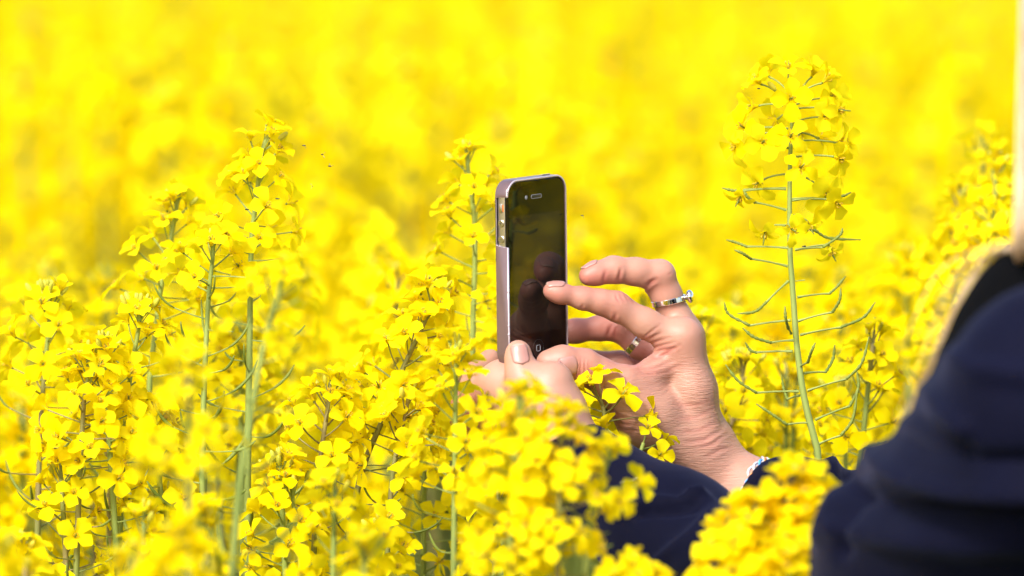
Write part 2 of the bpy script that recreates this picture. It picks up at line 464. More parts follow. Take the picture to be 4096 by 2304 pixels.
def surface_net(F, lo, h):
    n = np.array(F.shape); ins = F < 0
    cn = n - 1; acc = np.zeros((int(cn.prod()), 3)); cnt = np.zeros(int(cn.prod()))
    quads = []
    def cid(i, j, k): return (i * cn[1] + j) * cn[2] + k
    for a in range(3):
        s0 = [slice(None)] * 3; s1 = [slice(None)] * 3; s0[a] = slice(0, -1); s1[a] = slice(1, None)
        ch = ins[tuple(s0)] != ins[tuple(s1)]
        I = np.argwhere(ch); b, c = (a + 1) % 3, (a + 2) % 3
        ok = (I[:, b] > 0) & (I[:, c] > 0) & (I[:, b] < n[b] - 1) & (I[:, c] < n[c] - 1); I = I[ok]
        J = I.copy(); J[:, a] += 1
        f0 = F[tuple(I.T)].astype(float); f1 = F[tuple(J.T)].astype(float); t = f0 / (f0 - f1)
        P = I.astype(float); P[:, a] += t
        ids = []
        for db, dc in ((-1, -1), (0, -1), (0, 0), (-1, 0)):
            K = I.copy(); K[:, b] += db; K[:, c] += dc; q = cid(K[:, 0], K[:, 1], K[:, 2]); ids.append(q)
            for x in range(3): acc[:, x] += np.bincount(q, P[:, x], len(cnt))
            cnt += np.bincount(q, minlength=len(cnt))
        Q = np.stack(ids, 1); fl = ~ins[tuple(I.T)]; Q[fl] = Q[fl][:, ::-1]
        quads.append(Q)
    Q = np.concatenate(quads); used = np.flatnonzero(cnt); remap = np.full(len(cnt), -1); remap[used] = np.arange(len(used))
    V = acc[used] / cnt[used][:, None] * h + lo
    return V, remap[Q]
def relax(V, Q, it=2, f=.5):
    E = np.concatenate([Q[:, [0, 1]], Q[:, [1, 2]], Q[:, [2, 3]], Q[:, [3, 0]]])
    for _ in range(it):
        s = np.zeros_like(V); c = np.zeros(len(V))
        for x in range(3): s[:, x] = np.bincount(E[:, 0], V[E[:, 1], x], len(V)) + np.bincount(E[:, 1], V[E[:, 0], x], len(V))
        c = np.bincount(E[:, 0], minlength=len(V)) + np.bincount(E[:, 1], minlength=len(V))
        V = V + f * (s / c[:, None] - V)
    return V
def normals(V, Q):
    nr = np.cross(V[Q[:, 2]] - V[Q[:, 0]], V[Q[:, 3]] - V[Q[:, 1]]); out = np.zeros_like(V)
    for j in range(4):
        for x in range(3): out[:, x] += np.bincount(Q[:, j], nr[:, x], len(V))
    return out / (np.linalg.norm(out, axis=1)[:, None] + 1e-12)
def poly_dist(x, y, pl):
    """distance (px) from the points to a polyline, and the position along it 0..1"""
    best = np.full(len(x), 1e9); pos = np.zeros(len(x)); n = len(pl) - 1
    for i, ((ax_, ay), (bx, by)) in enumerate(zip(pl, pl[1:])):
        dx, dy = bx - ax_, by - ay; t = np.clip(((x - ax_) * dx + (y - ay) * dy) / (dx * dx + dy * dy), 0, 1)
        d = np.hypot(x - ax_ - t * dx, y - ay - t * dy); m = d < best; best[m] = d[m]; pos[m] = (i + t[m]) / n
    return best, pos
def vnoise(P, f, seed=0):
    """cheap smooth noise from a few sines"""
    r = np.random.RandomState(seed); o = 0
    for i in range(6):
        k = r.normal(size=3) * f; o = o + np.sin(P @ k + r.uniform(0, 6.28))
    return o / 6
def net_mesh(name, V, Q, mats, attrs=None):
    me = bpy.data.meshes.new(name)
    me.vertices.add(len(V)); me.vertices.foreach_set('co', V.astype(np.float32).ravel())
    me.loops.add(len(Q) * 4); me.loops.foreach_set('vertex_index', Q.astype(np.int32).ravel())
    me.polygons.add(len(Q)); me.polygons.foreach_set('loop_start', np.arange(0, len(Q) * 4, 4, dtype=np.int32))
    me.update(calc_edges=True)
    me.polygons.foreach_set('use_smooth', np.ones(len(Q), bool))
    for m in mats: me.materials.append(m)
    for k, v in (attrs or {}).items():
        a = me.attributes.new(k, 'FLOAT', 'POINT'); a.data.foreach_set('value', v.astype(np.float32))
    me.validate(); return me
def ch(*pts):
    """chain from (px, py, depth mm, radius mm) tuples"""
    q = [(W(a, b, c), r / 1000.0) for a, b, c, r in pts]; return list(zip(q, q[1:]))

# ------------------------------------------------------------------ the person
person = empty('person', W(4900, 3600, -250))
tag(person, 'blond woman in a navy jacket reaching out with both hands to photograph the flowers', 'person')

# right hand (seen from its thumb side): palm, wrist and forearm first, then the fingers
RH = [
    ch((2733, 1348, 24, 11.0), (2770, 1560, 28, 12.5), (2800, 1760, 34, 15)) +
    ch((2736, 1345, 44, 11.0), (2785, 1560, 50, 12), (2815, 1770, 50, 15)) +
    ch((2712, 1420, 64, 10.5), (2770, 1600, 68, 12), (2810, 1790, 62, 14)) +
    ch((2690, 1520, 82, 10.0), (2740, 1650, 82, 12), (2800, 1800, 70, 14)) +
    ch((2480, 1552, 8, 11.5), (2590, 1670, 18, 17.5), (2800, 1840, 36, 20)) +
    ch((2560, 1600, 22, 12), (2690, 1600, 34, 13)) +
    ch((2660, 1452, 24, 8.5), (2545, 1535, 14, 10.5)) +
    ch((2640, 1700, 48, 17), (2720, 1640, 66, 15)) +
    ch((2820, 1800, 48, 21), (2870, 1915, 46, 22), (3010, 1990, 40, 23.5), (3300, 2110, 25, 28)),
    # index
    ch((2206, 1163, 0, 5.2), (2240, 1172, 1, 6.0), (2330, 1194, 5, 6.6), (2400, 1208, 9, 7.4), (2465, 1226, 13, 8.6), (2580, 1292, 18, 9.0), (2728, 1365, 24, 11)),
    # middle
    ch((2352, 1103, 14, 5.6), (2385, 1094, 16, 6.6), (2453, 1079, 20, 7.7), (2545, 1088, 25, 8.3), (2640, 1098, 30, 8.9), (2664, 1180, 34, 9.3), (2700, 1270, 39, 9.8), (2736, 1345, 44, 11)),
    # ring
    ch((2170, 1340, 60, 6.0), (2300, 1325, 64, 7.2), (2400, 1312, 68, 7.4), (2478, 1312, 70, 8.0), (2560, 1380, 69, 8.6), (2712, 1440, 64, 10.5)),
    # little
    ch((2225, 1440, 82, 5.4), (2345, 1440, 84, 6.2), (2480, 1450, 86, 6.8), (2690, 1530, 82, 10)),
    # thumb
    ch((2196, 1452, -8, 8.2), (2250, 1450, -6, 10.0), (2335, 1467, 0, 10.6), (2400, 1500, 5, 10.3), (2480, 1552, 8, 11.5), (2580, 1660, 17, 16)),
]
Fr, lo = build_field(0.0007, RH, 0.008, 0.009)
V1, Q1 = surface_net(Fr, lo, 0.0007); V1 = relax(V1, Q1, 3); del Fr
LH = [
    ch((2206, 1533, -34, 14.0), (2218, 1650, -32, 18), (2270, 1800, -30, 21), (2330, 1900, -36, 22), (2600, 2130, -90, 26)) +
    ch((2150, 1580, -24, 14), (2010, 1530, -4, 11.5)) +
    ch((2010, 1530, -4, 11.5), (2130, 1690, -12, 16), (2250, 1800, -24, 18)) +
    ch((2000, 1590, 14, 11.5), (2130, 1720, 6, 14), (2250, 1810, -10, 17)) +
    ch((2010, 1640, 32, 11), (2140, 1750, 22, 13), (2250, 1820, 0, 15)) +
    ch((2040, 1690, 46, 10), (2150, 1780, 34, 12), (2260, 1830, 8, 14)) +
    ch((2090, 1590, -22, 13), (2180, 1680, -24, 16)),
    ch((2010, 1530, -4, 11.5), (1900, 1560, 14, 9), (1885, 1500, 34, 8), (1960, 1440, 44, 7)),
    ch((2000, 1590, 14, 11.5), (1870, 1615, 26, 9.5), (1870, 1560, 48, 8.5), (1960, 1500, 58, 7)),
    ch((2010, 1640, 32, 11), (1860, 1670, 40, 9), (1890, 1600, 62, 8), (2000, 1540, 70, 7)),
    ch((2040, 1690, 46, 10), (1920, 1720, 54, 8), (1950, 1650, 72, 7), (2040, 1600, 78, 6)),
    ch((2073, 1406, -31, 7.0), (2074, 1430, -31, 7.9), (2082, 1490, -33, 8.8), (2100, 1540, -35, 9.6), (2180, 1590, -36, 12.0), (2215, 1650, -32, 17)),
]
Fl, lo = build_field(0.0009, LH, 0.008, 0.009)
V2, Q2 = surface_net(Fl, lo, 0.0009); V2 = relax(V2, Q2, 3); del Fl

def crease(V, Q, lines, ridges):
    """cut folds into the side of the hand that faces the lens: each line is (polyline px, depth mm, half width px, depth range mm)."""
    Nn = normals(V, Q); x, y, d = project(V); facing = -(Nn @ np.array(AX)); off = np.zeros(len(V)); redd = np.zeros(len(V))
    for pl, amp, wd, (d0, d1) in lines:
        q, pos = poly_dist(x, y, pl); taper = np.sin(np.pi * np.clip(pos, .04, .96)) ** .5
        m = (d > d0) & (d < d1) & (facing > -0.15)
        off[m] -= (.5 * amp * np.exp(-(q / wd) ** 2) * taper)[m] / 1000
        off[m] += (.35 * amp * np.exp(-((q - 2.2 * wd) / (wd * 1.2)) ** 2) * taper)[m] / 1000
        redd[m] += (.35 * np.exp(-(q / (wd * 2)) ** 2) * taper)[m]
    for cx, cy, rx, amp, (d0, d1) in ridges:
        m = (d > d0) & (d < d1)
        off[m] += (amp * np.exp(-(((x - cx) ** 2 + (y - cy) ** 2) / rx ** 2)))[m] / 1000
    return V + Nn * off[:, None], redd, x, y, d
NEAR = (-40, 34); MID = (4, 50); FAR = (50, 100)
linesR = [
    # thumb knuckle
    ([(2312, 1440), (2306, 1490), (2300, 1530)], .55, 4, NEAR), ([(2325, 1432), (2322, 1480), (2312, 1535)], .6, 4, NEAR), ([(2340, 1436), (2340, 1490), (2330, 1545)], .55, 4, NEAR),
    ([(2354, 1442), (2356, 1490), (2350, 1545)], .45, 4, NEAR), ([(2366, 1450), (2369, 1500), (2362, 1550)], .3, 4, NEAR),
    # index knuckle
    ([(2462, 1176), (2465, 1196), (2480, 1212)], .35, 3.5, NEAR), ([(2478, 1172), (2486, 1194), (2500, 1208)], .4, 3.5, NEAR), ([(2494, 1174), (2508, 1196), (2520, 1206)], .4, 3.5, NEAR), ([(2512, 1184), (2528, 1200), (2536, 1214)], .3, 3.5, NEAR),
    ([(2330, 1220), (2326, 1234)], .6, 5, NEAR), ([(2462, 1256), (2456, 1284)], .8, 6, NEAR),
    # web of thumb and index finger
    ([(2560, 1342), (2574, 1352), (2600, 1330), (2640, 1300)], .5, 5, NEAR), ([(2576, 1362), (2600, 1352), (2650, 1330)], .5, 5, NEAR), ([(2584, 1380), (2620, 1368), (2680, 1350)], .45, 5, NEAR),
    ([(2590, 1398), (2640, 1384), (2700, 1370)], .5, 5, NEAR), ([(2608, 1420), (2650, 1400), (2700, 1390)], .9, 6, NEAR), ([(2590, 1436), (2640, 1425), (2720, 1380)], .7, 6, NEAR),
    ([(2520, 1462), (2580, 1452), (2640, 1432), (2700, 1400)], .8, 7, NEAR), ([(2540, 1480), (2620, 1475), (2700, 1440)], .45, 6, NEAR), ([(2560, 1500), (2660, 1490), (2740, 1450)], .3, 6, NEAR),
    # wrist bends
    ([(2880, 1722), (2820, 1760), (2740, 1772)], .7, 7, (-40, 80)), ([(2900, 1742), (2850, 1778), (2790, 1790)], .5, 6, (-40, 80)), ([(2925, 1792), (2880, 1800), (2820, 1830)], .6, 7, (-40, 80)),
    ([(2862, 1690), (2800, 1722), (2720, 1730)], .35, 6, (-40, 80)), ([(2850, 1640), (2780, 1672), (2700, 1672)], .3, 6, (-40, 80)), ([(2846, 1600), (2780, 1620), (2700, 1618)], .25, 6, (-40, 80)),
    ([(2440, 1640), (2480, 1668), (2530, 1680)], .5, 6, NEAR), ([(2446, 1668), (2490, 1696), (2540, 1704)], .5, 6, NEAR), ([(2455, 1696), (2500, 1720), (2560, 1724)], .5, 6, NEAR),
    # middle finger
    ([(2482, 1076), (2480, 1098), (2474, 1122)], 1.1, 6, MID), ([(2425, 1082), (2418, 1104), (2412, 1130)], .5, 6, MID), ([(2585, 1142), (2606, 1128), (2626, 1118)], 1.0, 7, MID),
    ([(2690, 1090), (2670, 1100)], .3, 4, MID),
    # ring finger
    ([(2455, 1300), (2440, 1318), (2430, 1345)], .7, 7, FAR), ([(2475, 1305), (2462, 1322), (2462, 1345)], .5, 6, FAR),
]
ridgesR = [(2745, 1330, 50, 1.2, (-40, 60)), (2466, 1190, 45, .5, NEAR), (2590, 1160, 24, 2.4, MID), (2350, 1120, 50, .6, MID), (2210, 1180, 40, .5, NEAR)]
V1, red1, x1, y1, d1 = crease(V1, Q1, linesR, ridgesR)
V2, red2, x2, y2, d2 = crease(V2, Q2, [([(2050, 1476), (2080, 1484), (2110, 1478)], .3, 4, NEAR)], [])
# tendons and uneven flesh
Nn = normals(V1, Q1); V1 = V1 + Nn * (vnoise(V1, 70, 1) * .00045)[:, None]
Nn = normals(V2, Q2); V2 = V2 + Nn * (vnoise(V2, 60, 2) * .0005)[:, None]
def blush(x, y, d, spots):
    o = np.full(len(x), .20)
    for cx, cy, cd, rr, a in spots: o += a * np.exp(-((x - cx) ** 2 + (y - cy) ** 2) / rr ** 2 - ((d - cd) / 22.0) ** 2)
    return o
b1 = blush(x1, y1, d1, [(2210, 1180, 0, 90, .5), (2345, 1105, 14, 80, .6), (2460, 1120, 20, 90, .3), (2300, 1340, 62, 160, .6), (2470, 1330, 68, 100, .4), (2590, 1420, 66, 90, .8), (2260, 1450, -2, 100, .45),
                        (2440, 1450, 5, 110, .3), (2630, 1130, 30, 90, .35), (2740, 1380, 30, 110, .25), (2500, 1440, 84, 160, .2), (2560, 1560, 12, 120, .2), (2460, 1230, 10, 80, .2), (2400, 1260, 8, 90, .2)]) + red1
wr1 = np.clip((y1 - 1380) / 120, .12, 1) * np.where(x1 > 2420, 1, .35)
b2 = blush(x2, y2, d2, [(2080, 1420, -30, 60, .1), (1880, 1620, 20, 120, 1.0), (2200, 1500, -30, 60, .15)]); wr2 = np.full(len(b2), .12)

# head, neck and the rest of the body, mostly outside the frame
headc = W(5040, -250, -520)
BD = [[((headc + Vector((0, .02, .02)), .088), (headc + Vector((-.03, .06, -.02)), .075)),
       ((headc + Vector((-.045, .09, -.05)), .035), (headc + Vector((-.05, .1, -.02)), .03)),
       ((headc + Vector((0, 0, -.06)), .055), (headc + Vector((.03, -.02, -.2)), .06)),
       ((headc + Vector((-.062, .125, -.005)), .012), (headc + Vector((-.052, .112, .03)), .008))]]
sh_l, sh_r = W(4300, 1640, -545), W(6100, 1600, -470)
BD[0] += [((headc + Vector((.03, -.02, -.2)), .05), (W(5200, 1700, -520), .07)), ((sh_l, .045), (W(5200, 1700, -520), .09)), ((W(5200, 1700, -520), .09), (sh_r, .045)), ((W(5200, 1900, -500), .10), (W(5200, 3600, -400), .12))]
BD[0] += ch((4300, 1640, -545, 42), (3800, 2250, -380, 40), (3400, 2600, -255, 34), (2600, 2130, -90, 24)) + ch((6100, 1600, -470, 42), (5600, 2500, -260, 36), (4700, 2480, -120, 32), (3700, 2240, 10, 30), (3310, 2110, 25, 27))
Fb, lo = build_field(0.006, BD, 0.03, 0.02, pad=.04); V3, Q3 = surface_net(Fb, lo, 0.006); V3 = relax(V3, Q3, 2)
Vb = np.concatenate([V1, V2, V3]); Qb = np.concatenate([Q1, Q2 + len(V1), Q3 + len(V1) + len(V2)])
body = obj('body', net_mesh('body', Vb - np.array(person.location), Qb, [M_SKIN],
           {'blush': np.concatenate([b1, b2, np.full(len(V3), .25)]), 'wrinkle': np.concatenate([wr1, wr2, np.full(len(V3), .1)])}), person)

# fingernails laid on the finger surfaces
bvh = BVHTree.FromPolygons(Vb.tolist(), Qb.tolist())
def nail(c, along, outward, Ln, Wd, lift=.00035, tip=.12):
    """c: centre of the nail (world), along: towards the fingertip, outward: away from the finger"""
    al = Vector(along).normalized(); ou = Vector(outward).normalized(); ou = (ou - al * ou.dot(al)).normalized(); sd = al.cross(ou)
    nu, nv = 10, 12; V = []; F = []; mi = []
    for i in range(nv + 1):
        t = i / nv * 2 - 1
        rnd = math.sqrt(max(0, 1 - max(0, (abs(t) - .45) / .55) ** 2.4)) * .92 + .08 if abs(t) > .45 else 1
        for j in range(nu + 1):
            u = j / nu * 2 - 1
            p = Vector(c) + al * t * Ln * .5 + sd * u * Wd * .5 * rnd
            hit = bvh.ray_cast(p + ou * .012, -ou, .03)[0]
            q = (hit if hit is not None else p) + ou * (lift + .0002 * (1 - u * u) + (.0003 if t > .8 else 0))
            V.append(tuple(q))
    for i in range(nv):
        for j in range(nu):
            p = i * (nu + 1) + j; F.append((p, p + 1, p + nu + 2, p + nu + 1)); mi.append(1 if i >= nv * (1 - tip) else 0)
    g = Geo(); g.add([tuple(Vector(v) - Vector(person.location)) for v in V], F, mi)
    o = obj('fingernail', g.mesh('fingernail', [M_NAIL, M_NAILTIP]), person)
    md = o.modifiers.new('thickness', 'SOLIDIFY'); md.thickness = .0004; md.offset = 0
    return o
def wdir(px, py, d): return Vector((px, 0, 0)) + UP * (-py) + AX * d
nail(W(2222, 1140, -1), wdir(-1, -.10, -.05), wdir(-.06, -1, -.22), .0120, .0088)        # index
nail(W(2362, 1074, 15), wdir(-1, .40, -.05), wdir(-.38, -1, -.08), .0115, .0090)             # middle
nail(W(2268, 1462, -14), wdir(-1, .10, -.1), wdir(-.05, .30, -1), .0135, .0118, tip=.10)  # thumb
nail(W(2082, 1415, -40), wdir(-.12, -1, -.05), wdir(.18, -.04, -1), .0125, .0108, tip=.09)  # other thumb

# jacket
JK = [
    ch((2312, 1885, -34, 30), (2700, 2165, -110, 37), (3050, 2420, -190, 47), (3320, 2620, -255, 56), (3420, 2600, -262, 60)) +
    ch((3420, 2600, -262, 60), (3760, 2230, -380, 62), (4250, 1620, -555, 67)) +
    ch((4400, 1490, -430, 86), (5200, 1500, -520, 95), (6200, 1560, -470, 85)) +
    ch((4500, 1900, -420, 110), (4700, 3200, -330, 130), (4900, 4200, -250, 150)) +
    ch((5300, 1900, -560, 120), (5500, 3200, -480, 140), (5500, 4300, -400, 160)) +
    ch((6200, 1560, -470, 70), (5600, 2500, -260, 58), (4700, 2480, -120, 55), (3700, 2240, 10, 46), (3160, 2062, 30, 39)),
]
Fj, lo = build_field(0.0038, JK, 0.03, 0.02, pad=.03); V4, Q4 = surface_net(Fj, lo, 0.0038); V4 = relax(V4, Q4, 2); del Fj
Nj = normals(V4, Q4); xj, yj, dj = project(V4); fc = np.clip(-(Nj @ np.array(AX)) + .35, 0, 1); off = vnoise(V4, 26, 4) * .0022 + vnoise(V4, 90, 6) * .0005
for pl, amp, wd in [  # folds of the sleeve: ridges proud, valleys sunk
    ([(3470, 1790), (3520, 1860), (3640, 1925), (3850, 1960), (4150, 1955)], 9, 50), ([(3420, 1960), (3560, 2030), (3800, 2060), (4150, 2050)], -12, 70),
    ([(3350, 2120), (3560, 2150), (3900, 2180), (4200, 2160)], 6, 60), ([(3560, 1720), (3700, 1800), (3900, 1840), (4150, 1850)], -5, 45),
    ([(3700, 1560), (3760, 1640), (3860, 1720)], 6, 45), ([(3640, 1640), (3740, 1740), (3850, 1790)], -5, 40), ([(3800, 1420), (3900, 1480), (4100, 1500)], 4, 60),
    ([(3330, 1850), (3330, 1990), (3280, 2150)], 7, 45), ([(3390, 1850), (3420, 1980), (3380, 2200)], -6, 40),
    ([(2800, 1985), (2720, 2010), (2620, 2000), (2480, 2060)], 3, 22), ([(2780, 2030), (2680, 2050), (2560, 2060)], -3.5, 22), ([(2560, 1850), (2540, 1950), (2520, 2060)], 1.5, 22),
    ([(2850, 2050), (2760, 2150), (2640, 2250)], 4, 30), ([(2760, 1985), (2800, 1975), (2850, 2020)], 4, 30)]:
    q, pos = poly_dist(xj, yj, pl); off += 1.45 * amp / 1000 * np.exp(-(q / (wd * .72)) ** 2) * fc
V4 = V4 + Nj * off[:, None]
jk = obj('jacket', net_mesh('jacket', V4 - np.array(person.location), Q4, [M_JACKET, M_BLACK_CLOTH]), person)
# the part of the jacket behind the raised arm gets the near-black cloth colour
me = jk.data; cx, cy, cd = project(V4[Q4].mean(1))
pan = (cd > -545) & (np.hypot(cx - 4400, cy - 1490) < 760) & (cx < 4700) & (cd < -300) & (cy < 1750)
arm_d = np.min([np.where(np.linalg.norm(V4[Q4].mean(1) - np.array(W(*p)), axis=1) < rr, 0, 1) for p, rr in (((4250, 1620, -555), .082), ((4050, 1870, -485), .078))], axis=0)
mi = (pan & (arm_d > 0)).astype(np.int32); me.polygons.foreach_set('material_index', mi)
# pale thread caught on the sleeve
g = Geo(); bj = BVHTree.FromPolygons(V4.tolist(), Q4.tolist()); pts = []
for px, py in ((2478, 1932), (2495, 1925), (2512, 1921), (2530, 1920), (2545, 1912), (2556, 1908)):
    o_ = CAM; dr = (W(px, py, 0) - CAM).normalized(); hit = bj.ray_cast(o_, dr, 8)[0]
    if hit: pts.append(hit - dr * .0006)
if len(pts) > 2:
    g.tube([p - Vector(person.location) for p in pts], [.00012, .00026, .0002, .00014, .00028, .00012][:len(pts)], 4)
    obj('thread', g.mesh('thread', [cord_mat('pale_thread', (.6, .6, .4))]), jk)

# hair: strands falling from the head past the shoulder
hr = random.Random(3)
gh = Geo()
def hair_strand(P, r0): gh.tube(smooth_path(P, 16), [r0] * 14 + [r0 * .7, r0 * .3], 3, 0, False)
pl_ = Vector(person.location)
for i in range(520):
    a = .2 if i % 9 else .9; side = hr.gauss(0, 1)
    top = headc + Vector((-.05 + hr.uniform(-.02, .10), hr.uniform(-.05, .06), .06 + hr.uniform(-.02, .04)))
    x0 = 4074 + abs(hr.gauss(0, 1)) * 80 + 6; dd = -480 + hr.uniform(-30, 40)
    b = W(x0 + 4, -90 + hr.uniform(-60, 60), dd); c = W(x0 - hr.uniform(0, 18), 620, dd)
    e = W(x0 - 10 - hr.uniform(0, 22), 940 + hr.uniform(0, 60), dd)
    P = [top, W(x0 + 34, -520, dd), b, c, e]
    if a < .5: P += [W(x0 - 10, 1080, -420)]
    else:
        k = hr.uniform(-14, 26) if hr.random() < .93 else hr.uniform(-60, 0)
        P += [W(3978 + k + hr.uniform(-8, 8), 1005, -430), W(3885 + k, 1110, -420), W(3815 + k, 1250, -410), W(3750 + k, 1400, -400), W(3672 + k, 1560, -380), W(3600 + k * .7, 1680, -370)][: 4 + hr.randrange(3)]
    hair_strand([p - pl_ for p in P], hr.uniform(.00018, .0004) if a < .5 else hr.uniform(.00012, .00022))
for i in range(3):                                                  # loose single hairs
    k = hr.uniform(0, 200)
    hair_strand([p - pl_ for p in (W(4060 - k * .3, 960, -440), W(3960 - k, 1010 + k * .3, -430), W(3850 - k, 1160 + k * .5, -420), W(3760 - k * .8, 1400, -400))], .00022)
for i in range(900):                                                 # the cap over the head
    th = hr.uniform(0, 6.28); rr = .105
    o_ = Vector((math.cos(th), math.sin(th), 0)); 
    if o_.dot(Vector((-.42, .91, 0))) > .55: continue
    P = [headc + Vector((0, 0, .115)) + o_ * .02, headc + o_ * .08 + Vector((0, 0, .09)), headc + o_ * .105, headc + o_ * .11 + Vector((0, 0, -.1)), headc + o_ * .10 + Vector((.01, 0, -.22 - hr.uniform(0, .06)))]
    if min(p.x for p in P[1:]) < 0.312: continue
    hair_strand([p - pl_ for p in P], hr.uniform(.0005, .0011))
obj('hair', gh.mesh('hair', [M_HAIR]), person)['kind'] = 'stuff'

# ------------------------------------------------------------------ the phone
YAW = R(52.5); ROLL = R(1.3)
pc = W(2149, 1085, 0)            # centre of the front glass
n_ = Vector((math.sin(YAW), -math.cos(YAW), 0)); rt = Vector((math.cos(YAW), math.sin(YAW), 0)); up_ = Vector((0, 0, 1))
PM = Matrix((rt, up_, n_)).transposed().to_4x4() @ Matrix.Rotation(ROLL, 4, 'Z'); PM.translation = pc
PW, PH, PT, CW, CHh = .0586, .1152, .0093, .0612, .1180
phone = empty('smartphone', pc); phone.matrix_world = PM
tag(phone, 'black touchscreen phone in a worn mauve case held upright between both hands', 'phone')
def rrect(w_, h_, r_, n=8):
    P = []
    for cx_, cy_, a0 in ((w_ / 2 - r_, h_ / 2 - r_, 0), (-w_ / 2 + r_, h_ / 2 - r_, 90), (-w_ / 2 + r_, -h_ / 2 + r_, 180), (w_ / 2 - r_, -h_ / 2 + r_, 270)):
        for i in range(n + 1): a = R(a0 + 90 * i / n); P.append((cx_ + r_ * math.cos(a), cy_ + r_ * math.sin(a)))
    return P
def slab(w_, h_, r_, z0, z1, bev, n=8, g=None, m=0, cx_=0, cy_=0, back=True):
    g = g or Geo(); k = 4 * (n + 1); V = []
    for (s, z) in ((bev, z1), (bev * .3, z1 - bev * .3), (0, z1 - bev), (0, z0 + bev), (bev * .3, z0 + bev * .3), (bev, z0)):
        V += [(x + cx_, y + cy_, z) for x, y in rrect(w_ - 2 * s, h_ - 2 * s, max(r_ - s, .00005), n)]
    F = [tuple(range(k))] + [(i * k + j, (i + 1) * k + j, (i + 1) * k + (j + 1) % k, i * k + (j + 1) % k) for i in range(5) for j in range(k)] + [tuple(range(6 * k - 1, 5 * k - 1, -1))]
    g.add(V, F, m); return g
# body: steel band with black glass on the front and back; front surface at z = 0
obj('steel_band', slab(PW, PH, .0088, -.0082, -.0023, .0003).mesh('steel_band', [M_STEEL]), phone)
obj('front_glass', slab(PW - .0005, PH - .0005, .0086, -.0022, 0, .0004, 12).mesh('front_glass', [M_GLASS], False), phone)
obj('display', slab(.0495, .0745, .0004, .00001, .00004, .00001, 2, cy_=-.001).mesh('display', [M_SCREEN], False), phone)
# speaker slot, front camera, home button
g = slab(.0100, .0017, .0008, .00002, .00022, .0001, 5, cy_=PH / 2 - .0105); obj('earpiece', g.mesh('earpiece', [M_BLACK]), phone)
g = Geo(); P = rrect(.0106, .0023, .0011, 6); P.append(P[0])
g.tube([(x, y + PH / 2 - .0105, .0001) for x, y in P], .00016, 5); obj('earpiece_rim', g.mesh('earpiece_rim', [M_GREY]), phone)
g = Geo(); g.tube([(-.0105 + .0011 * math.cos(t * math.pi / 8), PH / 2 - .0105 + .0011 * math.sin(t * math.pi / 8), .0001) for t in range(17)], .00014, 5)
V, F = ellipsoid(.0009, .0009, .0003, 10, 4); g.add(V, F, 0, Matrix.Translation((-.0105, PH / 2 - .0105, 0))); obj('front_camera', g.mesh('front_camera', [M_GREY]), phone)
hb = Geo(); V = [(0, 0, 0)]; 
hb.tube([(.00545 * math.cos(t * math.pi / 16), -PH / 2 + .0093 + .00545 * math.sin(t * math.pi / 16), .00002) for t in range(33)], .00010, 4)
hbo = obj('home_button', hb.mesh('home_button', [M_BLACK]), phone)
g = Geo(); P = rrect(.0037, .0037, .0008, 5); P.append(P[0]); g.tube([(x, y - PH / 2 + .0093, .00015) for x, y in P], .00016, 5)
obj('button_symbol', g.mesh('button_symbol', [M_GREY]), hbo)
# case: back shell and side walls, open at the front, with a cut-out for the side buttons
def case():
    g = Geo(); n = 10; k = 4 * (n + 1)
    outer = rrect(CW, CHh, .0102, n); inner = rrect(PW + .0002, PH + .0002, .0089, n)
    # refine the straight left side so that the cut-out has its own edges
    def refine(P, ys):
        Q = []
        for a, b in zip(P, P[1:] + P[:1]):
            Q.append(a)
            if a[0] < 0 and b[0] < 0 and abs(a[0] - b[0]) < 1e-6 and abs(a[1] - b[1]) > .02:
                Q += [(a[0], y) for y in ys if min(a[1], b[1]) < y < max(a[1], b[1])]
        return Q
    ys = [.0488, .0484, .0479, .0474, .0194, .0188, .0183, .0178, .0173]
    outer = refine(outer, ys); inner = refine(inner, ys); K = len(outer)
    zb = -.0095; zf = .0006
    def ztop(x, y):          # front lip height of the wall
        if x < -CW / 2 + .004:
            if .0187 <= y <= .04795: return -.0083
            if .0182 <= y < .0187: return -.0076
            if .0177 <= y < .0182: return -.0050
            if .0480 <= y < .0486: return -.0074
        return zf
    rings = []
    bev = .0012
    rings.append([(x * (1 - 2 * bev / CW), y * (1 - 2 * bev / CHh), zb) for x, y in outer])
    rings.append([(x * (1 - .5 * bev / CW), y * (1 - .5 * bev / CHh), zb + bev * .35) for x, y in outer])
    rings.append([(x, y, zb + bev) for x, y in outer])
    rings.append([(x, y, ztop(x, y) - .0005) for x, y in outer])
    rings.append([(x * .9965, y * .998, ztop(x, y)) for x, y in outer])
    rings.append([(x * 1.003, y * 1.0015, ztop(x, y)) for x, y in inner])
    rings.append([(x, y, ztop(x, y) - .0005) for x, y in inner])
    rings.append([(x, y, -.0090) for x, y in inner])
    V = [p for r_ in rings for p in r_]; F = []; M = []
    for i in range(7):
        for j in range(K):
            F.append((i * K + j, i * K + (j + 1) % K, (i + 1) * K + (j + 1) % K, (i + 1) * K + j)); M.append(1 if i in (3, 4) else 0)
    F.append(tuple(range(K - 1, -1, -1))); M.append(0); F.append(tuple(7 * K + j for j in range(K))); M.append(0)
    g.add(V, F, M); return g
cs = obj('case', case().mesh('case', [M_CASE, M_WORN], False), phone)
me = cs.data; me.polygons.foreach_set('use_smooth', [len(p.vertices) == 4 for p in me.polygons])
me.shade_auto_smooth(angle=R(40)) if hasattr(me, 'shade_auto_smooth') else None
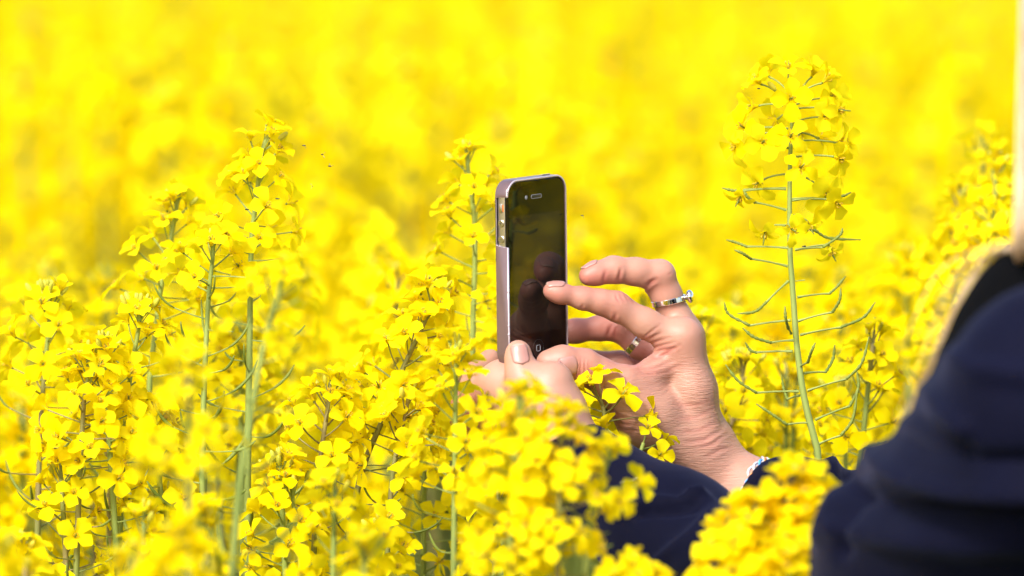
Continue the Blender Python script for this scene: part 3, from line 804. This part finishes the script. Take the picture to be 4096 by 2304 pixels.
# chips along the worn front edge
g = Geo(); cr = random.Random(5)
for i in range(26):
    y = cr.uniform(-.05, .014) if i < 16 else cr.uniform(.049, .053); V, F = ellipsoid(cr.uniform(.0002, .0005), cr.uniform(.0004, .0016), cr.uniform(.0003, .0009), 6, 4)
    g.add(V, F, 0, Matrix.Translation((-CW / 2 + .0003, y, .0001)))
obj('edge_chips', g.mesh('edge_chips', [M_WORN]), cs)['kind'] = 'stuff'
# side switch and the two volume buttons on the steel band (left side, x = -PW/2)
LX = -PW / 2
def side(x, y, z): return (LX - x, y, z)
g = Geo(); g.add(*(lambda s: (np.concatenate(s.v), s.f))(slab(.0022, .0056, .0006, 0, .0007, .0002, 4)), 0, Matrix.Translation((LX, .0417, -.0052)) @ Matrix.Rotation(-math.pi / 2, 4, 'Y'))
obj('mute_switch', g.mesh('mute_switch', [M_STEEL]), phone)
g = Geo(); g.add(*(lambda s: (np.concatenate(s.v), s.f))(slab(.0009, .0044, .0002, 0, .0001, .00003, 2)), 0, Matrix.Translation((LX - .00005, .0417, -.0036)) @ Matrix.Rotation(-math.pi / 2, 4, 'Y'))
obj('switch_slot', g.mesh('switch_slot', [M_ORANGE]), phone)
for yy, plus in ((.0322, True), (.0222, False)):
    g = Geo(); k = 24; V = []
    for rr, h in ((.0023, 0), (.0023, .0006), (.0020, .0008)): V += [side(h, yy + rr * math.sin(t * 2 * math.pi / k), -.0052 + rr * math.cos(t * 2 * math.pi / k)) for t in range(k)]
    F = [(i * k + j, i * k + (j + 1) % k, (i + 1) * k + (j + 1) % k, (i + 1) * k + j) for i in range(2) for j in range(k)] + [tuple(2 * k + j for j in range(k))]
    g.add(V, F); b = obj('volume_button', g.mesh('volume_button', [M_STEEL], False), phone)
    g = Geo(); g.tube([side(.00085, yy, -.0064), side(.00085, yy, -.0040)], .00014, 4)
    if plus: g.tube([side(.00085, yy - .0012, -.0052), side(.00085, yy + .0012, -.0052)], .00014, 4)
    obj('plus_sign' if plus else 'minus_sign', g.mesh('sign', [M_BLACK]), b)
g = slab(.0085, .0014, .0006, 0, .0008, .0003, 4); q = Geo(); q.merge(g, Matrix.Translation((.0150, CHh / 2 - .0001, -.0040)) @ Matrix.Rotation(-math.pi / 2, 4, 'X'))
obj('power_button', q.mesh('power_button', [M_STEEL]), phone)

# ------------------------------------------------------------------ rings and bracelet
def band(name, centre, axis, rad, height, thick, label, cat='ring', group=None, squash=1.0, spin=0):
    M = frame(centre, axis, spin); k = 48; V = []
    for rr, z in ((rad, -height / 2), (rad + thick, -height / 2), (rad + thick, height / 2), (rad, height / 2)):
        V += [(rr * math.cos(t * 2 * math.pi / k), rr * squash * math.sin(t * 2 * math.pi / k), z) for t in range(k)]
    F = [(i * k + j, i * k + (j + 1) % k, ((i + 1) % 4) * k + (j + 1) % k, ((i + 1) % 4) * k + j) for i in range(4) for j in range(k)]
    g = Geo(); g.add(V, F, 0); root = empty(name, centre); root.matrix_world = M
    tag(root, label, cat, group)
    o = obj('band', g.mesh('band', [M_SILVER], False), root); o.modifiers.new('soft', 'BEVEL').width = .0003
    return root
r1 = band('ring', W(2674, 1203, 35), wdir(-.22, -1, -.10), .0103, .0035, .0008, 'silver ring with a round knob on the raised middle finger')
g = Geo(); V, F = ellipsoid(.0024, .0042, .0042, 16, 10); 
g.add(V, F); g.tube([(-.003, 0, 0), (.0, 0, 0)], .0017, 10)
kd = (W(2762, 1170, 32) - W(2674, 1203, 35)); kl = r1.matrix_world.inverted().to_3x3() @ kd; kl.z = 0; kl.normalize()
kM = Matrix.Rotation(math.atan2(kl.y, kl.x), 4, 'Z'); kM.translation = kl * .0141
obj('knob', g.mesh('knob', [M_SILVER]), r1, kM)
band('ring', W(2545, 1367, 69), wdir(-.75, -.62, 0), .0091, .0042, .0007, 'broad plain silver ring on the ring finger behind the index finger')
br = empty('bracelet', W(3020, 1990, 40)); tag(br, 'braided friendship bracelet of white and coloured cords at the cuff of the far sleeve', 'bracelet')
axd = (W(3300, 2110, 25) - W(3010, 1990, 40)).normalized()
for i, (c, nm) in enumerate([((.5, .5, .54), 'white'), ((.5, .5, .54), 'white'), ((.1, .35, .8), 'blue'), ((.75, .3, .1), 'orange'), ((.2, .6, .3), 'green'), ((.02, .02, .05), 'dark'), ((.4, .2, .6), 'violet')]):
    g = Geo(); P = []
    e1 = axd.orthogonal().normalized(); e2 = axd.cross(e1)
    for t in range(61):
        a = t * 2 * math.pi / 60; P.append((e1 * math.cos(a) + e2 * math.sin(a)) * (.0250 + .0008 * math.sin(a * 9 + i * 2)) + axd * (.0022 * math.sin(a * 7 + i * 1.7) + .001 * (i - 3)))
    g.tube(P, .0009, 5, 0, False); obj('cord', g.mesh('cord', [cord_mat(nm + '_cord', c)]), br)

# ------------------------------------------------------------------ rapeseed plants one can point to
def ground_path(px_pts, d, n=26, lean=0.0):
    """tip -> base: through the pixel points at depth d, then down to the ground"""
    P = [W(x, y, d) for x, y in px_pts]
    q = smooth_path(P, n); last = q[-1]; dr = (q[-1] - q[-3]).normalized(); sl = Vector((dr.x / max(.3, -dr.z), 0, 0)) * .35
    k = 8
    for i in range(1, k + 1):
        t = i / k; z = last.z + (GROUND - last.z) * t
        q.append(Vector((last.x + sl.x * (last.z - z) * (1 - .5 * t), last.y, z)))
    return q

# the tall plant right of the hand, traced flower by flower
def hero():
    q4 = lambda x, y, d=0: W(2800 + x / 1.811, 200 + y / 1.811, 25 + d)
    q5 = lambda x, y, d=0: W(2800 + x / 1.811, 1000 + y / 1.811, 25 + d)
    pts = [(637, 215), (652, 300), (668, 400), (668, 520), (657, 700), (652, 900), (650, 1100), (650, 1300)]
    px = [(2800 + x / 1.811, 200 + y / 1.811) for x, y in pts] + [(2800 + x / 1.811, 1000 + y / 1.811) for x, y in [(655, 60), (668, 230), (680, 400), (697, 640), (715, 800), (742, 1000), (780, 1180), (825, 1350), (850, 1440)]]
    path = ground_path(px, 25, 60)
    fl = [  # x, y, attach x, attach y, depth mm, direction (x, up, towards lens), kind
        (640, 165, 640, 215, 0, (0, .95, .35), 'open'), (810, 190, 715, 320, 6, (.3, .8, .3), 'cup'), (890, 235, 715, 320, -4, (.75, .6, .2), 'half'), (440, 245, 590, 335, 0, (-.75, .65, .3), 'open'), (500, 190, 640, 300, 12, (-.3, .8, -.4), 'open'),
        (655, 355, 655, 400, -12, (.1, .1, 1), 'open'), (420, 405, 600, 402, 0, (-.9, -.1, .3), 'cup'), (930, 345, 690, 395, 14, (.5, .3, .6), 'open'), (970, 430, 690, 425, -6, (.8, -.1, .5), 'droop'), (560, 500, 660, 460, 16, (-.5, -.2, -.5), 'flat'),
        (880, 485, 680, 525, -8, (.5, .1, .85), 'flat'), (330, 570, 640, 570, 0, (-.6, .3, .6), 'open'), (290, 690, 620, 628, 4, (-.7, -.2, .4), 'flat'), (450, 670, 640, 712, -12, (.1, .1, 1), 'open'), (655, 630, 665, 660, -16, (0, .1, 1), 'droop'),
        (860, 640, 690, 595, 12, (.5, .1, -.5), 'flat'), (1000, 670, 690, 660, 0, (.8, .2, .5), 'cup'), (975, 775, 680, 775, -6, (.7, -.3, .5), 'flat'), (725, 855, 665, 910, -16, (.15, .15, 1), 'droop'), (450, 945, 630, 900, 4, (-.6, -.4, .4), 'flat'),
        (310, 1030, 625, 1010, -4, (-.4, -.8, .4), 'wilt'), (900, 1030, 770, 925, 4, (.4, -.3, .8), 'flat'), (970, 1090, 665, 1090, -5, (.5, -.5, .7), 'open'), (775, 1245, 675, 1195, 5, (.3, -.7, .6), 'droop'), (655, 1290, 620, 1270, -14, (.2, -.2, 1), 'wilt'),
        (480, 1290, 615, 1272, 0, (-.2, -.9, .3), 'droop'), (935, 1420, 705, 1447, -2, (.3, -.85, .4), 'wilt'), (740, 600, 700, 640, 20, (.2, .2, -1), 'open')]
    pods = [  # attach, knee, bend, tip (crop pixels), crop, depth of the tip
        (q4, (640, 1435), (340, 1425), (260, 1400), (190, 1375), 6), (q5, (635, 118), (370, 65), (310, 35), (250, 0), -10), (q4, (690, 1322), (830, 1305), (935, 1355), (1165, 1375), 8), (q4, (625, 1160), (400, 1105), (345, 1065), (320, 1020), -8),
        (q4, (625, 1003), (350, 1012), (250, 1010), (160, 1000), 4), (q4, (690, 1447), (890, 1430), (1010, 1350), (1033, 1290), -6), (q4, (620, 605), (390, 605), (300, 585), (200, 570), 5), (q4, (665, 1080), (880, 1072), (1040, 1050), (1095, 1030), 4),
        (q5, (640, 226), (480, 380), (400, 440), (270, 462), -12), (q5, (655, 510), (360, 548), (210, 460), (175, 380), 6), (q5, (660, 605), (640, 570), (628, 490), (615, 408), -18), (q5, (680, 655), (515, 672), (400, 630), (310, 565), -8),
        (q5, (670, 735), (410, 743), (360, 715), (328, 670), 12), (q5, (715, 1025), (410, 1035), (280, 950), (185, 830), -5), (q5, (720, 1055), (635, 1082), (605, 1010), (590, 905), 16), (q5, (800, 1252), (630, 1265), (530, 1190), (408, 1115), -6),
        (q5, (705, 342), (940, 315), (1000, 270), (1055, 190), 6), (q5, (710, 515), (960, 450), (1018, 370), (1020, 278), -8), (q5, (725, 615), (1020, 560), (1160, 490), (1270, 378), 5), (q5, (720, 848), (780, 815), (810, 745), (835, 672), -20),
        (q5, (755, 893), (910, 885), (960, 800), (977, 688), 14), (q5, (780, 1018), (1060, 935), (1160, 820), (1225, 630), -6), (q5, (835, 1230), (1085, 1130), (1148, 1010), (1135, 870), 12), (q5, (860, 1405), (1020, 1345), (1115, 1220), (1140, 1020), -4)]
    def extra(g, FL, BU, PO, base):
        FL.clear(); BU.clear(); PO.clear()
        for x, y, ax_, ay, d, (dx, du, dn), kn in fl:
            c = q4(x, y, d) - base; a = q4(ax_, ay, 0) - base; v = (Vector((dx, 0, 0)) + UP * du - AX * dn).normalized()
            mid = a.lerp(c, .55) + Vector((0, 0, .002)); g.tube(bez(a, mid, c - v * .0008, 6), [.0008, .0006, .0006, .0006, .0006, .0008], 5, 0, False)
            FL.append((kn, rng.randrange(4), frame(c, v, rng.uniform(0, 1.5)) @ Matrix.Scale(.97, 4)))
        bu = q4(545, 285, -2) - base; g.tube([q4(600, 345) - base, bu], .0006, 4, 0, False); BU.append((1, frame(bu, Vector((-.6, 0, .6)))))
        g.tube([q5(690, 225) - base, q5(760, 218) - base], .0004, 4, 0, False)
        extra.pods = [(f(*a) - base, f(*b, d * .6) - base, f(*c, d) - base, f(*e, d) - base) for f, a, b, c, e, d in pods]
        for a, b, c, e in extra.pods:
            m = a.lerp(b, .5) + Vector((0, 0, .0008)); g.tube(bez(a, m, b, 6), [.0010, .0007, .0006, .0006, .0006, .0008], 5, 0, False)
    root = realise(path, {'buds': 0, 'flowers': 0, 'pods': 0}, 11, 'petals', 'tall sharp rapeseed plant with a ladder of curved green pods, rising beside the ringed hand', extra=extra, base_r=.0026, top_r=.0010)
    for a, b, c, e in extra.pods:
        g = Geo(); g.tube(smooth_path([b, c + Vector((rng.gauss(0, .0006), 0, rng.gauss(0, .0006))), e], 20), [.0011] + [.00092 + .00022 * math.sin(i * 2.1) + rng.uniform(-.0001, .0001) for i in range(15)] + [.0007, .0006, .0004, .00045], 6); obj('seed_pod', g.mesh('seed_pod', [M_POD]), root)
hero()

DEF = dict(buds=10, flowers=28, f_len=.11, pods=14, p_len=.14)
named = [
  # pixel points tip->down, depth mm, overrides, mode, label
  ([(1085, 520), (1050, 600), (1030, 760), (1015, 880), (1005, 990), (1000, 1280), (990, 1900)], 45, dict(buds=2, flowers=28, f_len=.092, pods=16, p_len=.2), 'petals', 'tall rapeseed head above the left clump with tiny flies hovering beside it'),
  ([(855, 960), (850, 1040), (838, 1150), (828, 1300), (815, 1600), (810, 1900)], 10, dict(buds=5, flowers=10, f_len=.025, pods=24, p_len=.14), 'petals', 'rapeseed plant with few top flowers above a long stem of curling pods, left clump'),
  ([(715, 780), (705, 840), (690, 930), (665, 1050), (640, 1180), (600, 1500)], 110, dict(buds=7, flowers=24, f_len=.085, pods=8), 'petals', 'slightly blurred leaning rapeseed head behind the left clump'),
  ([(200, 1170), (200, 1240), (192, 1340), (180, 1470), (160, 1700)], 80, dict(buds=14, bud_ped=.014, flowers=16, f_len=.06), 'petals', 'rapeseed plant with a fan of buds on a brown stem near the left edge'),
  ([(562, 1225), (558, 1290), (545, 1370), (528, 1460), (500, 1650)], 20, dict(buds=12, bud_ped=.014, flowers=20, f_len=.07), 'petals', 'rapeseed plant crowned by plump green buds on a purple-brown stem in the left clump'),
  ([(355, 1400), (348, 1530), (335, 1620), (325, 1800), (315, 2000), (305, 2280)], -15, dict(buds=4, flowers=26, f_len=.07, pods=16), 'petals', 'rapeseed plant with a broad flower head on a thick green stem, lower left'),
  ([(1868, 600), (1872, 670), (1885, 760), (1898, 900), (1900, 1050), (1893, 1250)], 120, dict(buds=4, flowers=25, f_len=.105, pods=10), 'petals', 'tall soft-focus rapeseed head standing just left of the phone'),
  ([(1752, 1140), (1735, 1200), (1680, 1330), (1600, 1500), (1530, 1680), (1450, 1880), (1385, 2180)], 25, dict(buds=12, flowers=38, f_len=.095, pods=12, size=1.1), 'petals', 'big domed rapeseed head left of the phone, on a stem slanting from lower left'),
  ([(1822, 1380), (1824, 1450), (1822, 1600), (1820, 1800), (1818, 2000), (1815, 2280)], -110, dict(buds=5, flowers=26, f_len=.09, pods=12), 'petals', 'rapeseed plant on a straight pale stem overlapping the fingers under the phone'),
  ([(2085, 1570), (2075, 1700), (2060, 1850), (2048, 2000), (2040, 2290)], -300, dict(buds=3, flowers=54, f_len=.10, pods=10), 'petals', 'large blurred rapeseed head hiding the wrist of the hand under the phone'),
  ([(2245, 1650), (2245, 1740), (2240, 1900), (2230, 2290)], -310, dict(buds=2, flowers=34, f_len=.075, pods=8), 'petals', 'blurred rapeseed head in front of the near sleeve, beside the large one at the wrist'),
  ([(3185, 1900), (3178, 1960), (3160, 2070), (3130, 2290)], -320, dict(buds=3, flowers=42, f_len=.09, pods=6, size=1.15), 'petals', 'dense yellow rapeseed head in front of the elbow of the navy jacket'),
  ([(3020, 2020), (3020, 2090), (3015, 2180), (3010, 2290)], -325, dict(buds=2, flowers=22, f_len=.05, pods=8, size=1.2), 'petals', 'lower rapeseed head leaning on the left of the dense one by the jacket elbow'),
  ([(2395, 1590), (2410, 1625), (2420, 1680), (2425, 1780), (2425, 1900)], -8, dict(buds=0, flowers=10, f_len=.016, pods=4, f0=.001, size=1.0), 'petals', 'small rapeseed sprig of crisp flowers pressed against the base of the thumb'),
  ([(2575, 1770), (2560, 1810), (2530, 1870), (2500, 1960)], -20, dict(buds=0, flowers=4, f_len=.010, pods=0, f0=.001, size=.85), 'petals', 'single crisp rapeseed sprig standing out in front of the wrist'),
  ([(2965, 1440), (2970, 1530), (2955, 1620), (2905, 1750)], 160, dict(buds=14, bud_ped=.013, flowers=18, f_len=.06), 'petals', 'rapeseed plant with upright green buds in the gap between wrist and tall podded stem'),
  ([(3388, 1560), (3385, 1640), (3383, 1720), (3383, 1830)], 160, dict(buds=12, bud_ped=.016, flowers=14, f_len=.05), 'petals', 'rapeseed plant with spread buds right of the tall podded stem above the sleeve'),
  ([(3990, 640), (3985, 720), (3975, 850), (3960, 1000)], 260, dict(buds=5, flowers=36, f_len=.11), 'flowers', 'blurred rapeseed head against the falling hair above the shoulder'),
  ([(3840, 760), (3835, 860), (3830, 1000), (3820, 1150)], 300, dict(buds=5, flowers=34, f_len=.11), 'flowers', 'soft rapeseed head between the hair and the tall podded plant'),
  ([(1320, 1530), (1310, 1640), (1295, 1740), (1280, 1850), (1262, 2020)], -10, dict(buds=6, flowers=16, f_len=.045, size=1.1), 'petals', 'rapeseed plant with three wide open flowers facing out at the centre of the clump'),
  ([(1168, 1930), (1172, 2000), (1185, 2080), (1200, 2210)], -20, dict(buds=16, bud_ped=.014, flowers=0, pods=4), 'petals', 'rapeseed tip of closed green buds on a thin brown stem low in the clump'),
  ([(1135, 1080), (1115, 1180), (1090, 1250), (1040, 1450), (990, 1750), (955, 1980), (930, 2290)], -320, dict(buds=2, flowers=12, f_len=.04, pods=14), 'petals', 'very blurred rapeseed stem crossing the left clump in front'),
  ([(760, 1430), (758, 1520), (755, 1700)], -420, dict(buds=2, flowers=18, f_len=.07, pods=4), 'petals', 'very blurred rapeseed head floating before the left clump'),
  ([(1640, 1560), (1625, 1640), (1600, 1750), (1570, 1900), (1550, 2200)], 5, dict(buds=4, flowers=16, f_len=.05, pods=16, p_len=.2), 'petals', 'rapeseed plant tangled with crossing pods beside the leaning stem'),
  ([(2440, 1800), (2420, 1880), (2380, 2000), (2340, 2290)], -290, dict(buds=1, flowers=7, f_len=.03, pods=8), 'petals', 'loose small rapeseed head drooping over the dark forearm right of the large one'),
  ([(3275, 1985), (3265, 2060), (3240, 2290)], -325, dict(buds=2, flowers=30, f_len=.08, pods=4, size=1.2), 'petals', 'rapeseed head at the right rim of the dense cluster by the jacket elbow'),
  ([(2910, 2110), (2912, 2180), (2915, 2290)], -330, dict(buds=3, flowers=34, f_len=.06, pods=2), 'petals', 'rapeseed head at the left rim of the dense cluster by the jacket elbow'),
  ([(2540, 2265), (2538, 2290), (2536, 2320)], -330, dict(buds=2, flowers=30, f_len=.05, pods=0), 'petals', 'short rapeseed head at the lower edge below the near forearm'),
  ([(3150, 2190), (3160, 2300)], -350, dict(buds=2, flowers=32, f_len=.05, pods=0), 'petals', 'rapeseed head at the lower edge right of the dense one by the elbow'),
]
NAMED_XY = []
for i, (pp, d, ov, mode, lab) in enumerate(named):
    sp = dict(DEF); sp.update(ov)
    path = ground_path(pp, d, 34)
    NAMED_XY.append((path[0].x, path[0].y))
    realise(path, sp, 100 + i, mode, lab, base_r=.0027, top_r=.0012)

# ------------------------------------------------------------------ the rest of the stand
H = 1.55
def std_path(r):
    lx, ly = r.gauss(0, .035), r.gauss(0, .035); b = r.uniform(-.02, .02)
    P = []
    for i in range(28):
        t = (i / 27) ** 1.5; z = H * (1 - t); k = 1 - z / H
        P.append(Vector((lx * (1 - k) ** 1.5 + b * math.sin(3 * k), ly * (1 - k) ** 1.5, z)))
    return P
# shared variants for the soft-focus plants
VAR = []
for v in range(12):
    r = random.Random(900 + v); path = std_path(r)
    sp = dict(buds=r.randrange(4, 12), flowers=r.randrange(32, 46), f_len=r.uniform(.09, .16), pods=r.randrange(4, 8), p_len=.12, size=1.08)
    g, fl, bu, po = grow(path, sp, 900 + v)
    hd = Geo()
    for kn, vv, M in fl: hd.merge(LITE[kn][vv], M)
    for vv, M in bu:
        q = Geo(); q.add(*ellipsoid(.0018, .0018, .004, 5, 4), 1, Matrix.Translation((0, 0, .003))); hd.merge(q, M)
    for vv, M in po:
        q = Geo(); q.tube([(0, 0, 0), (0, .004, .012), (0, .011, .019)], [.001, .0012, .0005], 3, 0); g.merge(q, M)
    VAR.append((g.mesh('stem', [M_STEM, M_LEAF]), hd.mesh('flower_head', [M_PETAL, M_BUD])))

def canopy(x, y):
    return .035 * math.sin(x * 5.1 + 1.3 * y) + .03 * math.sin(y * 3.7 - x * 2.1 + 1) + .02 * math.sin(x * 11 + y * 9)
def blocked(px, py, d):
    """keep the stand clear of the person and of the sight lines in front of her hands and phone"""
    dm = d - FOCUS
    if px > 1780 and -.62 < dm < .125: return True
    if px > 3350 and dm < .30: return True
    if px > 1650 and dm <= -.1: return True
    return False
pr = random.Random(21); cand = []
step = .098
yy = -1.15
while yy < 6.2:
    d = yy + 4; half = .085 * d + .10
    xx = -half
    while xx < half:
        x = xx + pr.uniform(-.5, .5) * step; y = yy + pr.uniform(-.5, .5) * step
        tz = canopy(x, y) + pr.gauss(-.015, .045)
        if y > .8 and math.sin(x * 17.3 + y * 3.2) * math.sin(y * 8.1 - x * 4.7 + .7) > .36 and pr.random() < .85: tz -= pr.uniform(.08, .16)
        P = Vector((x, y, tz)); px, py, dm = [float(a[0]) for a in project([tuple(P)])]
        xx += step
        if blocked(px, py, dm / 1000 + FOCUS): continue
        if dm < 120 and dm > -700:   # the near stand keeps its tops where the photograph has them
            lim = (1050 if px < 900 else (1220 if px < 1300 else 1300) if px < 1800 else 1420) + (260 if dm < 40 else 0)
            if dm < -60: lim = 1860 + (-60 - dm) * .5
            lo_ = W(px, lim + pr.random() ** 1.2 * (620 if dm > -60 else 300), dm).z
            tz = min(tz, lo_) if dm < 60 else min(tz + .01, lo_ + .01)
            if tz < -.5: continue
        if dm < -700: continue
        if 120 <= dm < 1400:
            row = (1080 if px < 1400 else 1150 if px < 2300 else 1260 if px < 3600 else 1000) - (dm - 120) * .33
            lo_ = W(px, row + pr.random() * 260, dm).z
            tz = min(tz, lo_)
        cand.append((dm, x, y, tz, px))
        for q_ in range(2 if -150 < dm < 140 and px < 1950 else 0): cand.append((dm + .5, x + pr.uniform(-.04, .04), y + pr.uniform(-.04, .04), tz - pr.uniform(.06, .22), px))
    yy += step
cand.sort()
inframe = [c for c in cand if -150 < c[4] < 4250]
side_only = [c for c in cand if not (-150 < c[4] < 4250)]
individual = inframe[:300 - len(named) - 1]
n_near = 0
for i, (dm, x, y, tz, px) in enumerate(individual):
    r = random.Random(3000 + i)
    if -520 < dm < 330:
        n_near += 1
        path = [p + Vector((x, y, tz - H)) for p in std_path(r)]
        sp = dict(buds=r.randrange(3, 13), flowers=r.randrange(16, 28), f_len=r.uniform(.07, .14), pods=r.randrange(10, 18), p_len=.17)
        where = 'low in front of the left clump' if dm < -60 and px < 1700 else 'packed into the left clump' if px < 1800 else 'close behind the hands and phone' if px < 2900 else 'behind the tall podded stem'
        realise(path, sp, 5000 + i, 'flowers', 'yellow flowering rapeseed plant ' + where, 'rapeseed plants ' + where)
    else:
        where = 'near the left edge' if px < 600 else 'above the left clump' if px < 1300 else 'left of the phone' if px < 1950 else 'above the phone and hand' if px < 2800 else 'around the tall podded plant' if px < 3500 else 'by the hair and shoulder'
        band_ = 'first soft rows' if dm < 1100 else 'middle rows' if dm < 2100 else 'far rows'
        fr_ = 'in the ' + band_ + ' of the field ' + where if dm > 0 else 'close to the lens and out of focus'
        root = empty('rapeseed_plant', (x, y, tz - H)); root.rotation_euler.z = r.uniform(0, 6.28); k = r.uniform(.95, 1.05)
        tag(root, 'blurred rapeseed plant ' + fr_, 'rapeseed plant', 'rapeseed plants ' + fr_)
        a, b = VAR[r.randrange(12)]; obj('stem', a, root); obj('flower_head', b, root)
rest = inframe[len(individual):] + side_only

# everything further off or beside the view: one mass of plants spread with geometry nodes
pts = [(x, y, tz - H) for (dm, x, y, tz, px) in rest]
fr = random.Random(77)
def spread(x0, x1, y0, y1, st):
    y = y0
    while y < y1:
        x = x0
        while x < x1:
            xx, y_ = x + fr.uniform(-.5, .5) * st, y + fr.uniform(-.5, .5) * st; x += st
            d = y_ + 4
            if -1.2 < y_ < 6.2 and abs(xx) < .085 * d + .16: continue
            if d < 1.2 and abs(xx) < 1.3: continue
            if -1.2 < y_ < .08 and .1 < xx < 1.3: continue            # where she crouches
            if y_ <= 1 and abs(xx) < .3: continue
            if .45 < xx < 2.4 and -.5 < y_ < 2 and fr.random() < .3: continue
            z = canopy(xx, y_) + fr.gauss(-.02, .05 if xx < .45 or y_ > 3 else .11)
            pts.append((xx, y_, z - H))
        y += st
spread(-2.2, 4.0, -4.5, 9.0, .14); 
spread(-9, -2.2, -6, 14, .30); spread(4.0, 14, -6, 14, .24); spread(-2.2, 4.0, 9, 14, .20); spread(-25, 30, 14, 50, .55)
for i in range(22):                                                 # unseen plants beside her, added to mottle the reflection in the glass
    pts.append((fr.uniform(.37, .56), fr.uniform(.08, .42), fr.uniform(-.06, .10) - H))
me = bpy.data.meshes.new('rapeseed_field'); me.from_pydata(pts, [], [])
fld = obj('rapeseed_field', me); tag(fld, 'wide yellow rapeseed field filling the distance beyond the single plants', 'field', kind='stuff')
src = []
ng = bpy.data.node_groups.new('spread_plants', 'GeometryNodeTree')
ng.interface.new_socket('Geometry', in_out='INPUT', socket_type='NodeSocketGeometry'); ng.interface.new_socket('Geometry', in_out='OUTPUT', socket_type='NodeSocketGeometry')
gi = ng.nodes.new('NodeGroupInput'); go = ng.nodes.new('NodeGroupOutput')
m2p = ng.nodes.new('GeometryNodeMeshToPoints'); ng.links.new(gi.outputs[0], m2p.inputs[0])
iop = ng.nodes.new('GeometryNodeInstanceOnPoints'); ng.links.new(m2p.outputs[0], iop.inputs['Points'])
g2i = ng.nodes.new('GeometryNodeGeometryToInstance')
for v in range(12):
    # stem and head of one variant as one geometry; the source is a plain mesh kept outside the scene
    a, b = VAR[v]
    j = ng.nodes.new('GeometryNodeJoinGeometry')
    for part in (a, b):
        so = bpy.data.objects.new('field_source', part); oi = ng.nodes.new('GeometryNodeObjectInfo'); oi.inputs['Object'].default_value = so; ng.links.new(oi.outputs['Geometry'], j.inputs[0])
    ng.links.new(j.outputs[0], g2i.inputs[0])
iop.inputs['Pick Instance'].default_value = True
ng.links.new(g2i.outputs[0], iop.inputs['Instance'])
rv = ng.nodes.new('FunctionNodeRandomValue'); rv.data_type = 'FLOAT_VECTOR'; rv.inputs[0].default_value = (-.03, -.03, 0); rv.inputs[1].default_value = (.03, .03, 6.28)
ng.links.new(rv.outputs[0], iop.inputs['Rotation'])
ri = ng.nodes.new('FunctionNodeRandomValue'); ri.data_type = 'INT'; ri.inputs[4].default_value = 0; ri.inputs[5].default_value = 11
ng.links.new(ri.outputs[2], iop.inputs['Instance Index'])
ng.links.new(iop.outputs[0], go.inputs[0])
fld.modifiers.new('plants', 'NODES').node_group = ng

# ------------------------------------------------------------------ tiny flies
def fly(P, s, ang, label, group, wings=True):
    root = empty('small_fly', P); root.rotation_euler = (0, ang, ang * 2); tag(root, label, 'fly', group)
    g = Geo(); V, F = ellipsoid(.0005 * s, .0013 * s, .0005 * s, 6, 5); g.add(V, F); V, F = ellipsoid(.0004 * s, .0004 * s, .0004 * s, 6, 4); g.add(V, F, 0, Matrix.Translation((0, .0014 * s, 0))); obj('body', g.mesh('body', [M_FLY]), root)
    if wings:
        for sg in (-1, 1):
            V, F = petal(.0020 * s, .3, R(60), 0, 3, 2, 3); g = Geo(); g.add(V, F); obj('wing', g.mesh('wing', [M_WING]), root, Matrix.Rotation(sg * 2.0, 4, 'Z'))
for (px, py, s, lab) in [(1290, 617, 1, 'upper of two tiny flies hovering right of the tall left rapeseed head'), (1320, 665, 1, 'lower of two tiny flies hovering right of the tall left rapeseed head'), (1250, 745, .8, 'pale tiny fly close to the petals, below the hovering pair'), (1217, 582, .9, 'tiny dark fly at the upper right rim of the tall left rapeseed head'), (2330, 862, .8, 'tiny fly alone in the air just right of the phone')]:
    fly(W(px, py, 20), s, px * .7, lab, None)
for (px, py, lab) in [(986, 838, 'tiny black beetle on a drooping flower of the tall left rapeseed head'), (1108, 795, 'tiny black beetle on the inner right petals of the tall left rapeseed head'), (3036, 354, 'tiny dark beetle on the upper left flower of the tall podded plant'), (3218, 985, 'small dark beetle beside the stem of the tall podded plant')]:
    fly(W(px, py, 8), 1, px, lab, None, False)
